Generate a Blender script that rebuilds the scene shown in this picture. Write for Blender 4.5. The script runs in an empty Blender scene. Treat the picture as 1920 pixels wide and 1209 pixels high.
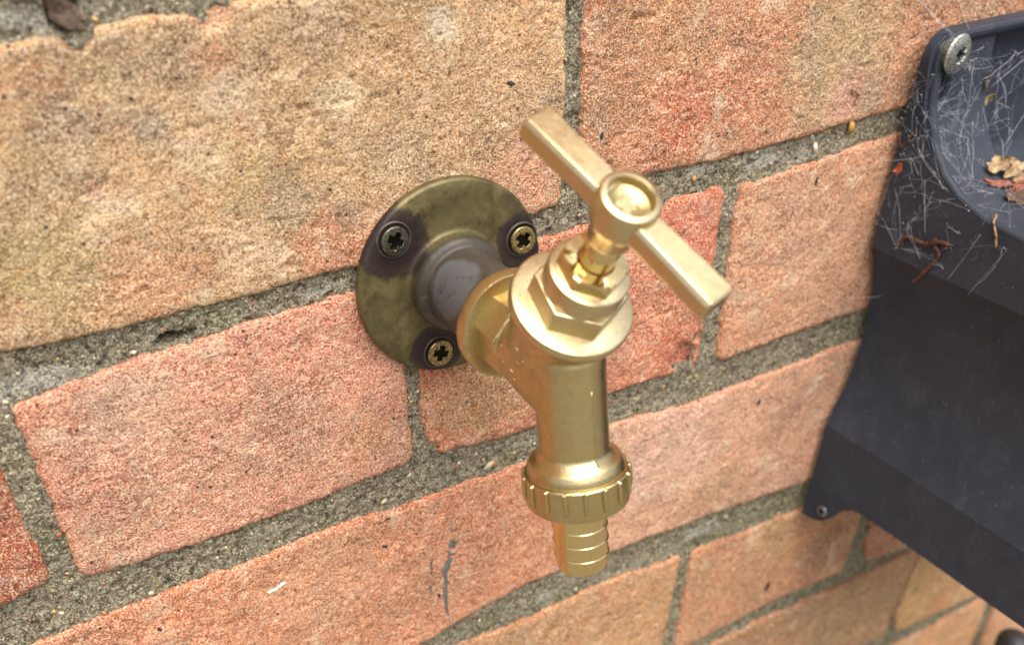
import bpy, bmesh, math, random
import numpy as np
from mathutils import Vector, Matrix

S = 0.001                     # everything below is written in millimetres
scene = bpy.context.scene
rad = math.radians

# ------------------------------------------------------------------ camera
cd = bpy.data.cameras.new('camera')
cam = bpy.data.objects.new('camera', cd)
scene.collection.objects.link(cam)
cam.location = (9.113*S, -238.97*S, 118.50*S)
cam.rotation_euler = (0.948594, 0.0216136, -0.527976)
cd.sensor_width = 36.0
cd.lens = 1866.17/1920*36.0
cd.shift_y = 250.0/1920
cd.clip_start = 0.01
cd.clip_end = 500.0
cd.dof.use_dof = True
cd.dof.focus_distance = 0.285
cd.dof.aperture_fstop = 11.5
scene.camera = cam

# ------------------------------------------------------------------ sky, sun, exposure
SUN_EL, SUN_AZ = 66.0, 180.0          # azimuth: direction towards the sun, clockwise from +Y
world = bpy.data.worlds.new('World'); scene.world = world; world.use_nodes = True
wn = world.node_tree; wn.nodes.clear()
sky = wn.nodes.new('ShaderNodeTexSky'); sky.sky_type = 'NISHITA'; sky.sun_disc = False
sky.sun_elevation = rad(SUN_EL); sky.sun_rotation = rad(SUN_AZ)
sky.air_density = 1.0; sky.dust_density = 4.0; sky.ozone_density = 1.0
hs = wn.nodes.new('ShaderNodeHueSaturation'); hs.inputs['Saturation'].default_value = 0.45
bg = wn.nodes.new('ShaderNodeBackground'); bg.inputs['Strength'].default_value = 0.08
wo = wn.nodes.new('ShaderNodeOutputWorld')
wn.links.new(sky.outputs[0], hs.inputs['Color']); wn.links.new(hs.outputs[0], bg.inputs[0]); wn.links.new(bg.outputs[0], wo.inputs[0])
sl = bpy.data.lights.new('sun', 'SUN'); sl.energy = 1.5; sl.angle = rad(62); sl.color = (1.0, 0.975, 0.93)
sun = bpy.data.objects.new('sun', sl); scene.collection.objects.link(sun)
az, el = rad(SUN_AZ), rad(SUN_EL)
sdir = Vector((math.sin(az)*math.cos(el), math.cos(az)*math.cos(el), math.sin(el)))
sun.rotation_euler = sdir.to_track_quat('Z', 'Y').to_euler()
sun.location = (0, -2, 3)
vs = scene.view_settings
vs.view_transform = 'Standard'; vs.look = 'None'; vs.gamma = 1.0; vs.use_curve_mapping = False
vs.exposure = 1.58
scene.cycles.use_denoising = True
scene.cycles.max_bounces = 8

# ------------------------------------------------------------------ helpers
rng = np.random.default_rng(7)
random.seed(7)

def lin(c):
    c = np.asarray(c, float)/255.0
    return np.where(c <= 0.04045, c/12.92, ((c+0.055)/1.055)**2.4)

def hash2(ix, iy, seed):
    h = (ix.astype(np.int64)*374761393 + iy.astype(np.int64)*668265263 + seed*982451653) & 0x7fffffff
    h = ((h ^ (h >> 13))*1274126177) & 0x7fffffff
    h = (h ^ (h >> 16))
    return (h % 100003)/100003.0

def vnoise(x, y, size, seed):
    """smooth value noise in -1..1, features about 'size' millimetres"""
    x = np.asarray(x)/size; y = np.asarray(y)/size
    ix = np.floor(x); iy = np.floor(y); fx = x-ix; fy = y-iy
    fx = fx*fx*(3-2*fx); fy = fy*fy*(3-2*fy)
    a = hash2(ix, iy, seed); b = hash2(ix+1, iy, seed); c = hash2(ix, iy+1, seed); d = hash2(ix+1, iy+1, seed)
    return ((a*(1-fx)+b*fx)*(1-fy)+(c*(1-fx)+d*fx)*fy)*2-1

def fbm(x, y, size, seed, octv=3):
    r = 0; amp = 1.0; tot = 0
    for k in range(octv):
        r = r+amp*vnoise(x, y, size/2**k, seed+17*k); tot += amp; amp *= 0.55
    return r/tot

def sstep(a, b, x):
    t = np.clip((x-a)/(b-a), 0, 1); return t*t*(3-2*t)

def link(o, parent=None):
    scene.collection.objects.link(o)
    if parent is not None:
        o.parent = parent
    return o

def mesh_obj(name, verts, faces, material, parent=None, smooth=True, angle=None, colors=None):
    """verts in world mm; stored relative to the parent's origin"""
    v = np.asarray(verts, float)*S
    if parent is not None:
        v = v-np.array(parent['_o'])
    me = bpy.data.meshes.new(name)
    if isinstance(faces, np.ndarray):
        n, k = faces.shape
        me.vertices.add(len(v)); me.vertices.foreach_set('co', v.astype(np.float32).ravel())
        me.loops.add(n*k); me.loops.foreach_set('vertex_index', faces.astype(np.int32).ravel())
        me.polygons.add(n); me.polygons.foreach_set('loop_start', np.arange(0, n*k, k, dtype=np.int32))
        me.update(calc_edges=True)
    else:
        me.from_pydata([tuple(p) for p in v], [], [tuple(f) for f in faces]); me.update()
    me.validate()
    me.polygons.foreach_set('use_smooth', [smooth]*len(me.polygons))
    if angle is not None:
        me.set_sharp_from_angle(angle=rad(angle))
    if colors is not None:
        at = me.color_attributes.new('tint', 'FLOAT_COLOR', 'POINT')
        c = np.ones((len(v), 4), np.float32); c[:, :3] = colors
        at.data.foreach_set('color', c.ravel())
    me.materials.append(material)
    o = bpy.data.objects.new(name, me)
    o['_o'] = list(parent['_o']) if parent is not None else [0.0, 0.0, 0.0]
    return link(o, parent)

def thing(name, label, cat, loc, group=None):
    o = bpy.data.objects.new(name, None); link(o)
    o.empty_display_size = 0.01
    o.location = [c*S for c in loc]; o['_o'] = [c*S for c in loc]
    o['label'] = label; o['category'] = cat
    if group: o['group'] = group
    return o

def tag(o, label, cat, group=None):
    o['label'] = label; o['category'] = cat
    if group: o['group'] = group
    return o

def recenter(o):
    """top-level single meshes get their origin at their own middle"""
    me = o.data; n = len(me.vertices); c = np.empty(n*3, np.float32); me.vertices.foreach_get('co', c); c = c.reshape(-1, 3)
    m = (c.min(0)+c.max(0))/2; me.vertices.foreach_set('co', (c-m).ravel()); o.location = m.tolist(); me.update()
    return o

def frame_from(axis, ref=(1, 0, 0)):
    a = np.asarray(axis, float); a = a/np.linalg.norm(a)
    r = np.asarray(ref, float); e1 = r-a*(r@a); e1 /= np.linalg.norm(e1)
    return a, e1, np.cross(a, e1)

def lathe(profile, org, axis, ref=(1, 0, 0), n=64, cap0=True, cap1=True, rfun=None):
    a, e1, e2 = frame_from(axis, ref); org = np.asarray(org, float)
    V = []; F = []
    th = np.arange(n)*2*np.pi/n
    for (r, s) in profile:
        rr = r*np.ones(n) if rfun is None else rfun(r, s, th)
        V.append(org+a*s+np.outer(rr*np.cos(th), e1)+np.outer(rr*np.sin(th), e2))
    V = np.concatenate(V); m = len(profile)
    for i in range(m-1):
        for j in range(n):
            k = (j+1) % n
            F.append((i*n+j, i*n+k, (i+1)*n+k, (i+1)*n+j))
    if cap0: F.append(tuple(range(n-1, -1, -1)))
    if cap1: F.append(tuple((m-1)*n+j for j in range(n)))
    return V, F

def prism(R, nside, a0, s0, s1, org, axis, ref=(1, 0, 0), ch=0.0, R0=None):
    """chamfered polygonal prism along axis"""
    prof = [((R0 or R), s0), (R, s1-ch), (R-ch*1.0, s1)] if ch else [((R0 or R), s0), (R, s1)]
    a, e1, e2 = frame_from(axis, ref)
    e1r = e1*math.cos(rad(a0))+e2*math.sin(rad(a0))
    return lathe(prof, org, axis, e1r, nside)

def merge(parts):
    V = []; F = []; o = 0
    for v, f in parts:
        V.append(np.asarray(v, float)); F += [tuple(i+o for i in q) for q in f]; o += len(v)
    return np.concatenate(V), F

def tube(path, r, n=6, closed_caps=True):
    P = np.asarray(path, float); m = len(P)
    r = np.broadcast_to(np.asarray(r, float), (m,))
    T = np.gradient(P, axis=0); T /= np.linalg.norm(T, axis=1)[:, None]+1e-12
    ref = np.array([0.3, 0.5, 0.81]); V = []; F = []
    for i in range(m):
        e1 = np.cross(T[i], ref); e1 /= np.linalg.norm(e1)+1e-12; e2 = np.cross(T[i], e1)
        for j in range(n):
            t = 2*np.pi*j/n; V.append(P[i]+r[i]*(math.cos(t)*e1+math.sin(t)*e2))
    for i in range(m-1):
        for j in range(n):
            k = (j+1) % n; F.append((i*n+j, i*n+k, (i+1)*n+k, (i+1)*n+j))
    if closed_caps:
        F.append(tuple(range(n-1, -1, -1))); F.append(tuple((m-1)*n+j for j in range(n)))
    return np.array(V), F

def grid_faces(nu, nv, keep=None):
    i, j = np.meshgrid(np.arange(nu-1), np.arange(nv-1), indexing='ij')
    a = (i*nv+j); f = np.stack([a, a+1, a+nv+1, a+nv], -1)
    f = f.reshape(-1, 4)
    if keep is not None:
        f = f[keep.reshape(-1)]
    return f

def compact(V, F, *extra):
    used = np.unique(F); mp = -np.ones(len(V), np.int64); mp[used] = np.arange(len(used))
    return (V[used], mp[F])+tuple(e[used] for e in extra)

def voxel_body(name, V, F, voxel, smooth_it, material, parent):
    tmp = mesh_obj(name+'_raw', V, F, material, None)
    m1 = tmp.modifiers.new('r', 'REMESH'); m1.mode = 'VOXEL'; m1.voxel_size = voxel*S; m1.use_smooth_shade = True
    m2 = tmp.modifiers.new('s', 'SMOOTH'); m2.factor = 0.5; m2.iterations = smooth_it
    dg = bpy.context.evaluated_depsgraph_get(); dg.update()
    me = bpy.data.meshes.new_from_object(tmp.evaluated_get(dg))
    n = len(me.vertices); c = np.empty(n*3, np.float32); me.vertices.foreach_get('co', c)
    c = c.reshape(-1, 3)-np.array(parent['_o'], np.float32); me.vertices.foreach_set('co', c.ravel())
    me.polygons.foreach_set('use_smooth', [True]*len(me.polygons)); me.update()
    raw = tmp.data; bpy.data.objects.remove(tmp); bpy.data.meshes.remove(raw)
    me.name = name
    o = bpy.data.objects.new(name, me); o['_o'] = list(parent['_o'])
    return link(o, parent)

# ------------------------------------------------------------------ materials
class NT:
    def __init__(self, name):
        self.m = bpy.data.materials.new(name); self.m.use_nodes = True
        self.t = self.m.node_tree; self.t.nodes.clear()
        self.out = self.n('ShaderNodeOutputMaterial'); self.b = self.n('ShaderNodeBsdfPrincipled')
        self.l(self.b.outputs[0], self.out.inputs[0])
        tc = self.n('ShaderNodeTexCoord'); vm = self.n('ShaderNodeVectorMath'); vm.operation = 'SCALE'; vm.inputs['Scale'].default_value = 1000.0
        self.l(tc.outputs['Object'], vm.inputs[0]); self.mm = vm.outputs[0]       # object space in mm
    def n(self, t): return self.t.nodes.new(t)
    def l(self, a, b): self.t.links.new(a, b)
    def noise(self, size, detail=3, rough=0.55, dist=0.0):
        x = self.n('ShaderNodeTexNoise'); x.inputs['Scale'].default_value = 1.0/size; x.inputs['Detail'].default_value = detail
        x.inputs['Roughness'].default_value = rough; x.inputs['Distortion'].default_value = dist
        self.l(self.mm, x.inputs['Vector']); return x.outputs['Fac']
    def voro(self, size, rnd=1.0):
        x = self.n('ShaderNodeTexVoronoi'); x.inputs['Scale'].default_value = 1.0/size; x.inputs['Randomness'].default_value = rnd
        self.l(self.mm, x.inputs['Vector']); return x
    def ramp(self, f, stops, interp='LINEAR'):
        x = self.n('ShaderNodeValToRGB'); x.color_ramp.interpolation = interp; e = x.color_ramp.elements
        while len(e) < len(stops): e.new(0.5)
        for q, (p, c) in zip(e, stops):
            q.position = p; q.color = tuple(c)+(1,) if hasattr(c, '__len__') else (c, c, c, 1)
        self.l(f, x.inputs[0]); return x.outputs[0]
    def mix(self, a, b, fac, mode='MIX'):
        x = self.n('ShaderNodeMix'); x.data_type = 'RGBA'; x.blend_type = mode
        for v, s in ((a, 6), (b, 7), (fac, 0)):
            if hasattr(v, 'is_linked') or hasattr(v, 'links'): self.l(v, x.inputs[s])
            elif s == 0: x.inputs[0].default_value = v
            else: x.inputs[s].default_value = tuple(v)[:3]+(1,)
        return x.outputs[2]
    def math(self, op, a, b=0.0, clamp=False):
        x = self.n('ShaderNodeMath'); x.operation = op; x.use_clamp = clamp
        for v, s in ((a, 0), (b, 1)):
            if hasattr(v, 'links'): self.l(v, x.inputs[s])
            else: x.inputs[s].default_value = v
        return x.outputs[0]
    def attr(self, name='tint'):
        x = self.n('ShaderNodeVertexColor'); x.layer_name = name; return x.outputs[0]
    def bump(self, h, strength, dist_mm, prev=None):
        x = self.n('ShaderNodeBump'); x.inputs['Strength'].default_value = strength; x.inputs['Distance'].default_value = dist_mm*S
        self.l(h, x.inputs['Height'])
        if prev is not None: self.l(prev, x.inputs['Normal'])
        return x.outputs[0]
    def set(self, **k):
        for a, v in k.items():
            a = {'base': 'Base Color', 'rough': 'Roughness', 'metal': 'Metallic', 'normal': 'Normal', 'spec': 'Specular IOR Level', 'coat': 'Coat Weight', 'trans': 'Transmission Weight', 'alpha': 'Alpha'}[a]
            s = self.b.inputs[a]
            if hasattr(v, 'links'): self.l(v, s)
            elif hasattr(v, '__len__'): s.default_value = tuple(v)[:3]+(1,)
            else: s.default_value = v
        return self.m

def brick_material():
    t = NT('brick_clay'); c = t.attr()
    g1 = t.noise(0.62, 3, 0.75); g2 = t.noise(1.5, 3, 0.6); g3 = t.noise(7.0, 3)
    # sandy grains lighter and darker than the body of the clay
    c = t.mix(c, (0.80, 0.65, 0.43), t.ramp(g1, [(0.50, 0.0), (0.62, 0.85)]))
    c = t.mix(c, (0.10, 0.045, 0.03), t.ramp(g1, [(0.35, 0.9), (0.47, 0.0)]))
    c = t.mix(c, (0.15, 0.065, 0.042), t.ramp(g2, [(0.30, 0.6), (0.43, 0.0)]))
    c = t.mix(c, (0.66, 0.52, 0.40), t.ramp(g2, [(0.57, 0.0), (0.72, 0.55)]))
    c = t.mix(c, (0.62, 0.50, 0.38), t.ramp(g3, [(0.55, 0.0), (0.75, 0.25)]))
    # scattered dark and rusty inclusions
    v = t.voro(3.6); vd = v.outputs['Distance']
    sel = t.n('ShaderNodeSeparateColor'); t.l(v.outputs['Color'], sel.inputs[0])
    m = t.math('MULTIPLY', t.ramp(vd, [(0.10, 1.0), (0.17, 0.0)]), t.ramp(sel.outputs[0], [(0.80, 0.0), (0.84, 0.9)]))
    c = t.mix(c, (0.055, 0.025, 0.025), m)
    m2 = t.math('MULTIPLY', t.ramp(vd, [(0.08, 1.0), (0.2, 0.0)]), t.ramp(sel.outputs[1], [(0.84, 0.0), (0.88, 0.8)]))
    c = t.mix(c, (0.40, 0.085, 0.04), m2)
    h = t.math('MULTIPLY', g1, t.ramp(t.noise(11.0, 3), [(0.35, 0.45), (0.65, 1.0)]))
    b = t.bump(h, 0.95, 1.1); b = t.bump(g2, 0.7, 1.2, b)
    return t.set(base=c, rough=0.93, normal=b, spec=0.25)

def mortar_material():
    t = NT('mortar_sand'); c = t.attr()
    g1 = t.noise(0.75, 3, 0.75); g2 = t.noise(1.8, 3, 0.6); g3 = t.noise(9.0, 3)
    c = t.mix(c, (0.60, 0.54, 0.40), t.ramp(g1, [(0.51, 0.0), (0.61, 0.9)]))
    c = t.mix(c, (0.045, 0.037, 0.025), t.ramp(g1, [(0.36, 0.85), (0.46, 0.0)]))
    c = t.mix(c, (0.045, 0.038, 0.024), t.ramp(g2, [(0.36, 0.75), (0.47, 0.0)]))
    c = t.mix(c, (0.45, 0.40, 0.28), t.ramp(g2, [(0.58, 0.0), (0.68, 0.5)]))
    c = t.mix(c, (0.26, 0.24, 0.18), t.ramp(g3, [(0.5, 0.0), (0.7, 0.25)]))
    v = t.voro(1.5); sel = t.n('ShaderNodeSeparateColor'); t.l(v.outputs['Color'], sel.inputs[0])
    m = t.math('MULTIPLY', t.ramp(v.outputs['Distance'], [(0.16, 1.0), (0.26, 0.0)]), t.ramp(sel.outputs[0], [(0.80, 0.0), (0.84, 0.9)]))
    c = t.mix(c, (0.62, 0.52, 0.36), m)
    m = t.math('MULTIPLY', t.ramp(v.outputs['Distance'], [(0.16, 1.0), (0.28, 0.0)]), t.ramp(sel.outputs[1], [(0.84, 0.0), (0.88, 0.9)]))
    c = t.mix(c, (0.03, 0.024, 0.02), m)
    b = t.bump(g1, 1.0, 1.2); b = t.bump(g2, 0.9, 1.4, b)
    return t.set(base=c, rough=0.95, normal=b, spec=0.2)

def brass_material(name, base, rough, grain=0.35, grain_size=0.35, dark=0.25):
    t = NT(name)
    g = t.noise(grain_size, 2, 0.6); g2 = t.noise(3.0, 5, 0.65, 0.3); g3 = t.noise(9.0, 4, 0.6, 0.5); g4 = t.noise(1.2, 4, 0.7)
    c = t.mix(base, [x*0.62 for x in base], t.ramp(g2, [(0.45, 0.0), (0.72, dark*2)]))
    c = t.mix(c, (base[0]*1.0, base[1]*0.93, base[2]*0.80), t.ramp(g3, [(0.42, 0.0), (0.62, 0.5)]))
    # brown tarnish freckles and dried water spots
    c = t.mix(c, (base[0]*0.36, base[1]*0.30, base[2]*0.24), t.math('MULTIPLY', t.ramp(g4, [(0.58, 0.0), (0.72, 0.8)]), t.ramp(g3, [(0.46, 0.0), (0.60, dark*2.4)])))
    r = t.ramp(g2, [(0.3, rough-0.06), (0.7, rough+0.10)])
    if grain > 0:
        b = t.bump(g, grain, 0.12); b = t.bump(g2, grain*0.4, 0.25, b)
        return t.set(base=c, metal=1.0, rough=r, normal=b)
    return t.set(base=c, metal=1.0, rough=r)

M = {}
M['brick'] = brick_material()
M['mortar'] = mortar_material()
BR = (0.76, 0.57, 0.29)
M['cast'] = brass_material('cast_brass', (0.57, 0.455, 0.235), 0.30, 0.6, 0.5, 0.3)
M['handle'] = brass_material('satin_brass', (0.60, 0.495, 0.295), 0.30, 0.4, 0.45, 0.12)
M['polish'] = brass_material('machined_brass', (0.74, 0.58, 0.29), 0.11, 0.0, dark=0.1)
M['nut'] = brass_material('nut_brass', (0.54, 0.435, 0.22), 0.33, 0.35, 0.5)

def plate_material(screws):
    t = NT('tarnished_bronze')
    g = t.noise(2.2, 5, 0.7, 0.4); g2 = t.noise(8.0, 4, 0.6, 0.6); g3 = t.noise(0.6, 2)
    c = t.ramp(g2, [(0.30, (0.070, 0.055, 0.023)), (0.5, (0.125, 0.098, 0.040)), (0.70, (0.185, 0.150, 0.066))])
    c = t.mix(c, (0.20, 0.19, 0.15), t.ramp(g, [(0.60, 0.0), (0.76, 0.5)]))
    c = t.mix(c, (0.028, 0.023, 0.013), t.ramp(g, [(0.28, 0.7), (0.44, 0.0)]))
    # purple-black stains spreading from each screw
    for (sx, sy, sz, r) in screws:
        d = t.n('ShaderNodeVectorMath'); d.operation = 'DISTANCE'; t.l(t.mm, d.inputs[0]); d.inputs[1].default_value = (sx, sy, sz)
        w = t.math('ADD', d.outputs['Value'], t.math('MULTIPLY', t.math('SUBTRACT', g2, 0.5), 5.0))
        w = t.math('ADD', w, t.math('MULTIPLY', t.math('SUBTRACT', g, 0.5), 3.0))
        k = t.ramp(t.math('DIVIDE', w, r*2), [(0.34, 0.95), (0.50, 0.75), (0.57, 0.0)])
        c = t.mix(c, (0.030, 0.018, 0.021), k)
    b = t.bump(g, 0.25, 0.25); b = t.bump(g3, 0.2, 0.1, b)
    return t.set(base=c, metal=0.55, rough=t.ramp(g, [(0.3, 0.42), (0.7, 0.60)]), normal=b)

def pipe_material():
    t = NT('weathered_pipe')
    g = t.noise(3.5, 4, 0.6, 0.5); g2 = t.noise(10.0, 3, 0.55, 0.8); g3 = t.noise(0.8, 3)
    c = t.ramp(g2, [(0.36, (0.045, 0.036, 0.025)), (0.6, (0.072, 0.060, 0.044))])
    # smear of grey jointing paste along the upper left of the stub
    d = t.n('ShaderNodeVectorMath'); d.operation = 'DISTANCE'; t.l(t.mm, d.inputs[0]); d.inputs[1].default_value = (-8.5, -20.0, 6.0)
    w = t.math('ADD', d.outputs['Value'], t.math('MULTIPLY', t.math('SUBTRACT', g2, 0.5), 7.0))
    c = t.mix(c, (0.112, 0.108, 0.108), t.ramp(t.math('DIVIDE', w, 26.0), [(0.31, 0.92), (0.37, 0.0)]))
    c = t.mix(c, (0.03, 0.024, 0.02), t.ramp(g, [(0.30, 0.6), (0.46, 0.0)]))
    c = t.mix(c, (0.19, 0.185, 0.19), t.ramp(g, [(0.62, 0.0), (0.76, 0.4)]))
    b = t.bump(g, 0.3, 0.3); b = t.bump(g3, 0.2, 0.15, b)
    return t.set(base=c, metal=0.3, rough=0.52, normal=b)

def tinted_metal(name, rough, metal):
    t = NT(name); g = t.noise(0.7, 3, 0.7)
    c = t.mix(t.attr(), (0.03, 0.025, 0.015), t.ramp(g, [(0.42, 0.75), (0.52, 0.0)]))
    return t.set(base=c, metal=metal, rough=rough, normal=t.bump(g, 0.4, 0.15))
M['screw'] = tinted_metal('screw_metal', 0.38, 0.9)

def plastic_material():
    t = NT('anthracite_plastic')
    g = t.noise(30.0, 3, 0.6); g2 = t.noise(1.1, 3, 0.65); g3 = t.noise(14.0, 5, 0.7, 0.8); g4 = t.noise(0.8, 2, 0.6)
    c = t.ramp(g, [(0.3, (0.0265, 0.0310, 0.0410)), (0.7, (0.0335, 0.0385, 0.0510))])
    # settled dust, scuffs and specks
    c = t.mix(c, (0.09, 0.098, 0.12), t.ramp(g3, [(0.48, 0.0), (0.85, 0.28)]))
    c = t.mix(c, (0.20, 0.20, 0.20), t.math('MULTIPLY', t.ramp(g4, [(0.62, 0.0), (0.74, 0.5)]), t.ramp(g3, [(0.45, 0.0), (0.62, 1.0)])))
    mp = t.n('ShaderNodeMapping'); mp.inputs['Scale'].default_value = (1.0, 1.0, 0.06); mp.inputs['Rotation'].default_value = (0.1, 0.2, 0); t.l(t.mm, mp.inputs[0])
    sc_ = t.n('ShaderNodeTexNoise'); sc_.inputs['Scale'].default_value = 0.6; sc_.inputs['Detail'].default_value = 4; t.l(mp.outputs[0], sc_.inputs['Vector'])
    c = t.mix(c, (0.08, 0.085, 0.10), t.ramp(sc_.outputs['Fac'], [(0.62, 0.0), (0.72, 0.18)]))
    v = t.voro(2.6); sel = t.n('ShaderNodeSeparateColor'); t.l(v.outputs['Color'], sel.inputs[0])
    m = t.math('MULTIPLY', t.ramp(v.outputs['Distance'], [(0.04, 1.0), (0.10, 0.0)]), t.ramp(sel.outputs[0], [(0.88, 0.0), (0.92, 0.6)]))
    c = t.mix(c, (0.42, 0.42, 0.40), m)
    return t.set(base=c, rough=t.ramp(g3, [(0.3, 0.46), (0.7, 0.60)]), spec=0.22, normal=t.bump(g2, 0.10, 0.2))
M['plastic'] = plastic_material()

def simple(name, base, rough=0.8, metal=0.0, var=0.35, size=1.5, bump=0.3, spec=0.3):
    t = NT(name); g = t.noise(size, 4, 0.65)
    c = t.mix([x*(1-var) for x in base], [min(1, x*(1+var)) for x in base], t.ramp(g, [(0.35, 0.0), (0.65, 1.0)]))
    return t.set(base=c, rough=rough, metal=metal, spec=spec, normal=t.bump(g, bump, 0.3))
M['zinc'] = simple('zinc_screw', (0.52, 0.53, 0.48), 0.42, 0.85, 0.35, 1.2, 0.4)
M['web'] = simple('cobweb_silk', (0.60, 0.62, 0.66), 0.7, 0, 0.1, 2.0, 0.0)
M['twig'] = simple('dark_red_bark', (0.085, 0.030, 0.016), 0.6, 0, 0.6, 1.3, 0.6, 0.5)
M['straw'] = simple('pale_bark', (0.26, 0.155, 0.075), 0.75, 0, 0.45, 1.0, 0.5)
M['leaf_tan'] = simple('dry_tan_leaf', (0.34, 0.23, 0.12), 0.7, 0, 0.55, 1.6, 0.5)
M['leaf_red'] = simple('dry_rust_leaf', (0.22, 0.075, 0.045), 0.7, 0, 0.5, 1.2, 0.6)
M['leaf_dark'] = simple('dark_bark_flake', (0.10, 0.065, 0.045), 0.75, 0, 0.6, 1.0, 0.7)
M['berry'] = simple('rust_red_husk', (0.42, 0.09, 0.035), 0.6, 0, 0.4, 0.8, 0.5)
M['paint'] = simple('grey_paint', (0.115, 0.125, 0.115), 0.75, 0, 0.25, 1.4, 0.5)
M['whitepaint'] = simple('white_fleck', (0.72, 0.68, 0.60), 0.8, 0, 0.15, 1.0, 0.4)
M['tar'] = simple('dark_speck', (0.035, 0.028, 0.035), 0.7, 0, 0.4, 0.8, 0.5)
M['rubber'] = simple('black_rubber', (0.018, 0.018, 0.019), 0.5, 0, 0.2, 4.0, 0.1, 0.5)
def grit_material():
    t = NT('grit_stone'); g = t.noise(0.5, 2)
    c = t.mix(t.attr(), (0.10, 0.085, 0.06), t.ramp(g, [(0.3, 0.45), (0.5, 0.0)]))
    return t.set(base=c, rough=0.8, normal=t.bump(g, 0.4, 0.2))
M['grit'] = grit_material()

def backing_material():
    t = NT('far_brickwork')
    b = t.n('ShaderNodeTexBrick'); b.inputs['Scale'].default_value = 1.0
    b.inputs['Brick Width'].default_value = 225.0; b.inputs['Row Height'].default_value = 75.0; b.inputs['Mortar Size'].default_value = 5.0
    b.inputs['Color1'].default_value = (0.40, 0.17, 0.095, 1); b.inputs['Color2'].default_value = (0.46, 0.24, 0.13, 1); b.inputs['Mortar'].default_value = (0.15, 0.135, 0.10, 1)
    mp = t.n('ShaderNodeMapping'); mp.inputs['Rotation'].default_value = (rad(-90), 0, 0); t.l(t.mm, mp.inputs[0]); t.l(mp.outputs[0], b.inputs['Vector'])
    g = t.noise(2.0, 4, 0.7)
    c = t.mix(b.outputs['Color'], (0.1, 0.05, 0.03), t.ramp(g, [(0.35, 0.5), (0.5, 0)]))
    return t.set(base=c, rough=0.95, normal=t.bump(g, 0.6, 1.0))
M['backing'] = backing_material()
M['ground'] = simple('damp_paving', (0.19, 0.175, 0.14), 0.9, 0, 0.3, 40.0, 0.3)

# ------------------------------------------------------------------ the setting: ground
gv = [(-6000, 40, -720), (6000, 40, -720), (6000, -30000, -720), (-6000, -30000, -720)]
g_o = mesh_obj('ground', gv, [(0, 1, 2, 3)], M['ground'], smooth=False); g_o['kind'] = 'structure'

# ------------------------------------------------------------------ brick wall
wall = thing('brick_wall', 'weathered red and tan brick wall with sandy grey mortar joints', 'wall', (150, 0, -720))

# bed edges (x, z) measured along the wall, mm
EDGE = {
 'c1b': [(-60, 3.6), (5.6, 3.3), (43, 2.2), (70.9, 2.4), (95.1, 2.8), (163.1, 6.2), (199.4, 8.6), (234, 7.9), (304.2, 10.7), (480, 11)],
 'c1t': [(-60, 68), (25.5, 69.5), (43.3, 70.5), (58.6, 71.2), (80.4, 72.2), (165, 74), (480, 78)],
 'c2t': [(-60, -11), (3.6, -10.6), (39.4, -7.5), (65.1, -5.7), (95.8, -4.9), (154.7, -3.7), (200.3, -1.9), (223, -1.4), (234.5, -2.9), (304.2, 1.3), (480, 2)],
 'c2b': [(-60, -69), (-16.1, -68.8), (-2, -65.5), (5.5, -68.6), (55.2, -70.1), (107.5, -67.2), (121.7, -68.8), (152.1, -70.4), (184.8, -67.5), (220.2, -67.9), (231.5, -69.3), (303.3, -68.5), (480, -68)],
 'c3t': [(-60, -86), (-10.4, -85.1), (39.4, -84), (80.9, -82.4), (103.2, -83.2), (148.7, -83.6), (184.3, -80.8), (222, -84.7), (304, -83.2), (480, -84)],
 'c3b': [(-60, -149), (50, -149), (103.6, -147.6), (151.4, -140.2), (175.6, -141.1), (225.6, -144.5), (287.8, -148.3), (480, -151)],
 'c4t': [(-60, -158), (120.7, -156.9), (151.2, -159.1), (178.6, -157.1), (224.5, -161.4), (291.2, -165.3), (480, -168)],
 'c4b': [(-60, -221), (236.5, -220.3), (284.5, -218), (337.8, -221.1), (377.1, -226), (480, -227)],
 'c5t': [(-60, -228), (249.9, -227.7), (286.2, -227.7), (340.3, -231.3), (380.9, -232.1), (480, -234)],
 'c5b': [(-60, -292), (362.6, -289.5), (380.1, -293.1), (434.6, -299.5), (455.5, -300.5), (600, -303)],
 'c6t': [(-60, -302), (396.6, -305.8), (460, -306.6), (600, -309)],
 'c6b': [(-60, -368), (600, -374)],
 'c7t': [(-60, -378), (600, -384)], 'c7b': [(-60, -440), (600, -447)],
 'c0t': [(-60, 148), (480, 152)], 'c0b': [(-60, 80.5), (30, 81.5), (80, 83), (165, 84.5), (480, 88)],
}
def ez(k, x):
    e = np.array(EDGE[k]); return np.interp(x, e[:, 0], e[:, 1])

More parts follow.
